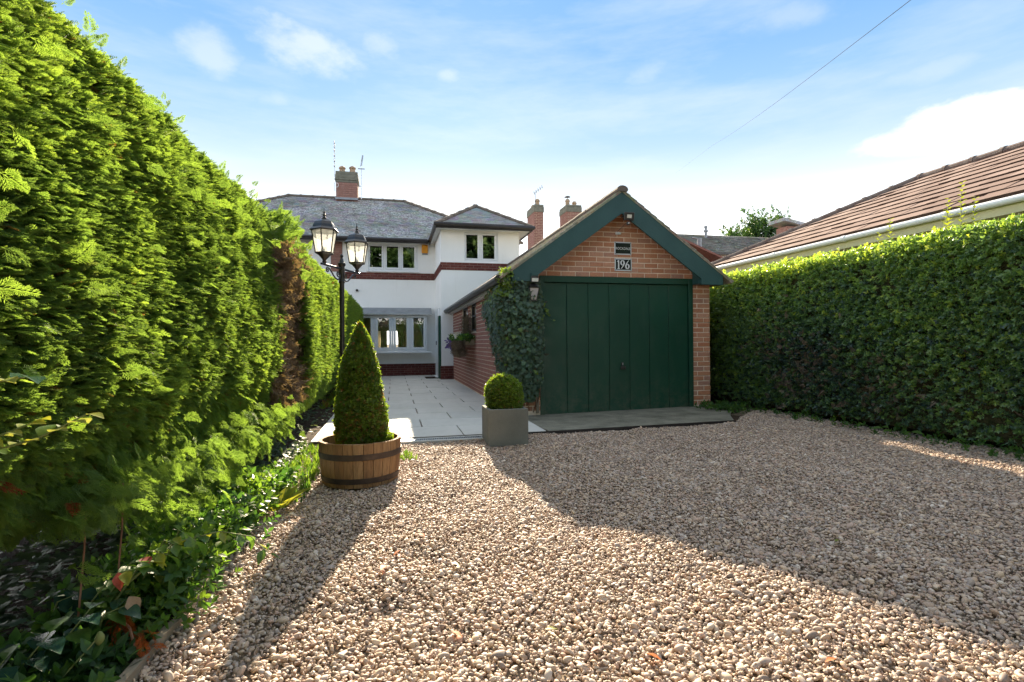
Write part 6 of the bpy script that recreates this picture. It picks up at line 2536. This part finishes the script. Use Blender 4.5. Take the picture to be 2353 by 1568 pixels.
def border_plants():
    # sprig leaning in from the left edge
    a = [(-1.0, 1.12, .80), (-.80, 1.18, .835), (-.70, 1.24, .865), (-.635, 1.28, .905)]
    b = [(-.88, 1.15, .82), (-.76, 1.2, .87), (-.70, 1.24, .90)]
    leafy_plant('euonymus_sprig', 'yellow-green leafy sprig poking in from the left edge of the photo', [a, b], stem_leaves(a, 15, .052, ['yellowgreen', 'variegated', 'green']) + stem_leaves(b, 10, .046, ['yellowgreen', 'variegated']), 'sprig')
    a = [(-.95, 1.1, .97), (-.80, 1.16, .97), (-.70, 1.2, .99)]
    leafy_plant('holly_sprig', 'shiny pale-edged leaf sprig at the left edge above the yellow-green sprig', [a], stem_leaves(a, 11, .085, ['variegated', 'glossy', 'variegated'], .15), 'sprig')
    # large glossy leaves at the bottom left
    sts = []
    lv = []
    for k in range(7):
        x, y = -1.12 + .06 * (k % 4), 1.72 + .09 * k
        s = [(x - .05, y, 0), (x, y, .10 + .02 * k), (x + .05, y + .03, .17 + .02 * (k % 3))]
        sts.append(s)
        lv += stem_leaves(s, 6, .095, ['glossy', 'glossy', 'green', 'green'], .3, droop=.2)
    leafy_plant('glossy_shrub', 'low shrub with large dark glossy leaves in the bottom left corner', sts, lv, 'shrub')
    # bramble with red and yellow leaves
    sts, lv = [], []
    for k in range(5):
        x, y = -1.02 + .03 * k, 2.05 + .06 * k
        s = [(x - .04, y, .0), (x, y, .16), (x + .07, y + .02, .26 + .015 * k), (x + .13, y + .02, .27)]
        sts.append(s)
        lv += stem_leaves(s, 6, .075, ['green', 'yellowgreen', 'green', 'green', 'yellowgreen', 'red'][:4 + 2 * (k == 2)], .35, droop=.3)
    lv.append((Vector((-.88, 2.02, .20)), Vector((.5, -.3, -.6)), Vector((.2, -.6, .6)), .065, LM['pale']))
    lv.append((Vector((-.93, 2.06, .27)), Vector((.3, -.5, -.5)), Vector((.2, -.6, .6)), .065, LM['red']))
    leafy_plant('bramble', 'bramble with green, yellow and red leaves above the rusty cypress sprig', sts, lv, 'plant')
    # arching runner over the gravel
    s = [(-1.0, 1.95, .05), (-.93, 2.12, .20), (-.86, 2.35, .26), (-.74, 2.5, .24), (-.62, 2.52, .20), (-.53, 2.45, .14)]
    leafy_plant('bramble_runner', 'long arching green runner with pairs of leaves reaching over the gravel', [s], stem_leaves(s, 16, .06, ['green', 'yellowgreen', 'green'], .15, droop=.5), 'plant')
    s = [(-.97, 1.72, 0), (-.95, 1.76, .08), (-.90, 1.82, .14), (-.88, 1.84, .165)]
    t = leafy_plant('seed_stalk', 'single green stalk with a nodding seed head by the dry cypress sprig', [s], [], 'plant')
    MB().lathe([(.004, 0), (.012, .012), (.013, .025), (.006, .04), (0, .044)], 10, (-.88, 1.84, .135)).build('seed_head', MT['green_stem'], t, True)
    # dry rusty cypress sprig
    t = thing('dry_cypress_sprig', 'rust orange dried cypress sprig lying at the edge of the gravel', 'sprig', (-.86, 1.98, .05))
    MB().tube([(-.92, 2.02, .15), (-.86, 1.98, .11), (-.82, 1.93, .05)], .004, 5).build('stem', MT['twig'], t)
    n = 15
    k = rng.uniform(size=n)
    p = np.stack([-.92 + .12 * k, 2.03 - .08 * k, .16 - .09 * k], 1) + rng.normal(0, .014, (n, 3))
    d = np.stack([rng.normal(.35, .35, n), rng.normal(-.25, .35, n), rng.normal(-.55, .25, n)], 1)
    scatter('dry_leaves', t, P_RUST, p, euler_from(d, rand_unit(n) + [0, -.5, .5]), rng.uniform(.04, .085, n), rng.uniform(0, 1, n))
    # bare stems
    for i, (pp, lab) in enumerate((([(-1.05, 2.12, .55), (-1.04, 2.08, .35), (-1.03, 2.02, .12)], 'bare reddish stem hanging under the hedge at the far left'),
                                   ([(-1.02, 2.3, .52), (-1.01, 2.27, .36), (-1.0, 2.22, .22)], 'shorter bare reddish stem hanging right of the first one'))):
        o = MB().tube(pp, .0032, 6).build('bare_stem', MT['twig'], None, True)
        props(o, lab, 'stem', 'bare stems under the hedge')
    # dandelion-like weed in sun
    sts, lv = [], []
    for k in range(14):
        a = k * 2.4
        p = Vector((-.74 + .05 * math.cos(a), 3.62 + .08 * math.sin(a), 0))
        q = p + Vector((.07 * math.cos(a), .07 * math.sin(a), .03 + .03 * (k % 3)))
        sts.append([tuple(p), tuple(q)])
        lv.append((p, Vector((math.cos(a), math.sin(a), .9 + .4 * (k % 2))), Vector((-math.cos(a), -math.sin(a), 1)), random.uniform(.13, .2), LM['yellowgreen']))
    leafy_plant('dandelion', 'sunlit yellow-green dandelion at the edge of the gravel left of the barrel', sts, lv, 'weed')
    # grassy weeds beside the barrel
    n = 420
    x = rng.uniform(-.90, -.52, n)
    y = rng.uniform(3.7, 5.6, n)
    ok = ((x - CX) ** 2 + (y - CY) ** 2 > .33 ** 2) & (x < -.60 + .2 * (y > 4.7))
    x = np.concatenate([x[ok], rng.normal(.13, .05, 26)])
    y = np.concatenate([y[ok], rng.normal(4.95, .12, 26)])
    n = len(x)
    rot = np.stack([rng.normal(0, .2, n), rng.normal(0, .2, n), rng.uniform(0, 6.28, n)], 1)
    scatter('grass', None, P_GRASS, np.stack([x, y, np.full(n, -.012)], 1), rot, rng.uniform(.03, .10, n), rng.uniform(.45, 1, n),
            label='short sunlit grass and weeds in the gravel around the barrel', cat='grass')
    # bright leafy weeds along the border
    n = 2300
    y = rng.uniform(1.45, 4.3, n)
    cl = fan_noise(np.stack([np.zeros(n), y, y * 0], 1), 101, 3)
    x = np.where(y < 2.1, -1.08, -.95) + rng.normal(0, .10, n)
    z = rng.uniform(0, 1, n) ** 1.3 * (.20 + .08 * cl) + .01
    z *= np.interp(y, [1.4, 2.1, 2.6, 3.2, 4.3], [.5, .7, 1.1, 1.1, .4])
    p = np.stack([x, y, z], 1)
    d = np.stack([rng.normal(.35, .45, n), rng.normal(-.1, .5, n), rng.uniform(.1, .9, n)], 1)
    t = thing('leafy_weeds', 'bushy bright green weeds along the border edge under the tall hedge', 'weeds', (-.95, 3.0, 0))
    scatter('foliage', t, P_WEED, p, euler_from(d, rand_unit(n) + [0, 0, 1]), rng.uniform(.035, .075, n), .5 + .3 * cl + rng.normal(0, .15, n))
    st = MB()
    for k in range(60):
        yy = random.uniform(2.2, 4.0)
        xx = -.97 + random.uniform(-.12, .08)
        st.tube([(xx, yy, -.01), (xx + random.uniform(-.03, .05), yy + random.uniform(-.04, .04), random.uniform(.08, .2))], .0025, 4)
    st.build('stem', MT['green_stem'], t, kind='stuff')
    # ground cover ivy over the whole border
    n = 5800
    y = np.concatenate([rng.uniform(1.2, 5.8, 4900), rng.uniform(5.8, 16.5, 900)])
    x = np.where(y < 5.8, rng.uniform(-1.75, -.86, n), rng.uniform(-1.5, -.90, n))
    z = rng.uniform(-.01, .07, n) + .16 * (x < -1.05) * rng.uniform(size=n) ** 2
    d = np.stack([rng.normal(0, 1, n), rng.normal(-.1, 1, n), rng.normal(.15, .3, n)], 1)
    nh = np.stack([rng.normal(.1, .35, n), rng.normal(-.1, .35, n), np.ones(n)], 1)
    scatter('ground_ivy', None, P_IVY, np.stack([x, y, z], 1), euler_from(d, nh), rng.uniform(.025, .06, n), np.clip(rng.normal(.35, .25, n), 0, 1),
            label='dark ivy leaves covering the soil under the left hedges', cat='ground cover')
    # tiny round-leaved creeper spilling at the board
    n = 700
    b = MB()
    ring = [(math.cos(q), math.sin(q), .1 * math.cos(2 * q)) for q in np.linspace(0, 2 * math.pi, 9)[:-1]]
    b.add([(0, 0, -.1)] + ring, [(0, i + 1, (i + 1) % 8 + 1) for i in range(8)])
    pr_ = [proto('round_leaf', b, MT['weed'])]
    y = np.clip(rng.normal(2.12, .14, n), 1.8, 2.6)
    x = -.86 - np.abs(rng.normal(0, .05, n))
    rot = np.stack([rng.normal(0, .35, n), rng.normal(0, .35, n), rng.uniform(0, 6, n)], 1)
    scatter('creeper', None, pr_, np.stack([x, y, rng.uniform(.02, .06, n)], 1), rot, rng.uniform(.007, .013, n), rng.uniform(.1, .55, n),
            label='small round-leaved creeper mat behind the nearest edging board', cat='ground cover')


border_plants()


def reflection_hedge():
    t = thing('reflection_hedge', 'unseen hedge added across the road to darken the reflection in the bay window', 'hedge', (.5, -8, 0))
    MB().box(-4.4, 4.4, -8.6, -8.0, 0, 2.6).build('inner_branches', MT['core'], t)  # added out of view, only to darken the bay window reflection
    n = 3000
    p = np.stack([rng.uniform(-4.5, 4.5, n), -7.95 + rng.normal(0, .06, n), rng.uniform(0, 2.75, n)], 1)
    d = np.stack([rng.normal(0, .5, n), rng.normal(.7, .3, n), rng.normal(.4, .4, n)], 1)
    scatter('foliage', t, P_PRIV, p, euler_from(d, rand_unit(n)), rng.uniform(.14, .22, n), rng.uniform(.1, .6, n))


reflection_hedge()


def right_weeds():
    n = 420
    x = np.concatenate([rng.normal(4.95, .16, 200), rng.uniform(5.2, 5.6, 220)])
    y = np.concatenate([rng.normal(7.15, .22, 200), rng.uniform(3.2, 7.6, 220)])
    p = np.stack([x, y, rng.uniform(-.02, .07, n)], 1)
    d = np.stack([rng.normal(-.1, .6, n), rng.normal(-.2, .6, n), rng.uniform(.2, 1, n)], 1)
    scatter('weeds', None, P_WEED, p, euler_from(d, rand_unit(n) + [0, 0, 1]), rng.uniform(.03, .07, n), rng.uniform(.15, .7, n),
            label='low green weeds at the foot of the right hedge and garage pier', cat='weeds')
    sts, lv = [], []
    for k in range(6):
        a = k * 1.05
        p = Vector((5.33 + .05 * math.cos(a), 4.62 + .12 * math.sin(a), .0))
        q = p + Vector((.03 * math.cos(a), .03 * math.sin(a), .07))
        sts.append([tuple(p), tuple(q)])
        lv.append((q, Vector((math.cos(a) - .4, math.sin(a), .1)), Vector((-.3, -.2, 1)), random.uniform(.09, .13), LM['green']))
    leafy_plant('dock_weed', 'broad-leaved weed at the foot of the right hedge', sts, lv, 'weed')


right_weeds()


def fallen_leaves():
    spots = [(0.03, 2.72, 'orange', 'orange fallen leaf near the dip in the gravel, farthest of the left group'), (.16, 2.85, 'orange', 'larger orange fallen leaf right of the dip in the sunlit gravel'),
             (-.04, 2.52, 'orange', 'orange fallen leaf just below the dip in the gravel'), (.20, 1.92, 'orange', 'small orange fallen leaf in the middle of the sunlit gravel'),
             (.82, 1.62, 'orange', 'rusty orange fallen leaf nearest the garage shadow in the foreground'), (.64, 1.66, 'red', 'dark red fallen leaf in the foreground gravel'),
             (.53, 1.83, 'yellowgreen', 'yellow fallen leaf on the sunlit gravel'), (1.42, 1.45, 'orange', 'brown orange fallen leaf standing upright near the bottom edge'),
             (2.2, 2.25, 'yellowgreen', 'yellow fallen leaf on the shaded gravel'), (3.98, 5.2, 'yellowgreen', 'pale yellow fallen leaf near the concrete apron'), (.26, 2.5, 'yellowgreen', 'mustard fallen leaf among pebbles left of the shadow edge')]
    for x, y, k, lab in spots:
        o = bpy.data.objects.new('fallen_leaf', LM[k])
        h = float(gravel_h(np.array([x]), np.array([y]))[0])
        o.location = (x, y, h + .012)
        o.rotation_euler = (random.uniform(-.1, .5), random.uniform(-.4, .4), random.uniform(0, 6.28))
        o.scale = (random.uniform(.045, .065),) * 3
        COL.objects.link(o)
        props(o, lab, 'leaf', 'fallen leaves on the gravel')


fallen_leaves()


# ================================================================== OVERHEAD CABLE
def cable():
    a, b = Vector((4.02, 2.0, 3.885)), Vector((34.97, 60.0, 22.33))
    # straight telephone wire from the road pole towards the house behind
    pts = []
    for i in range(25):
        s = i / 24
        p = a.lerp(b, s)
        p.z -= .12 * math.sin(math.pi * min(1, s * 3))
        pts.append(p)
    o = MB().tube(pts, .0034, 5).build('telephone_cable', MT['dull_black'])
    props(o, 'thin black telephone cable crossing the blue sky at the upper right', 'cable')


cable()
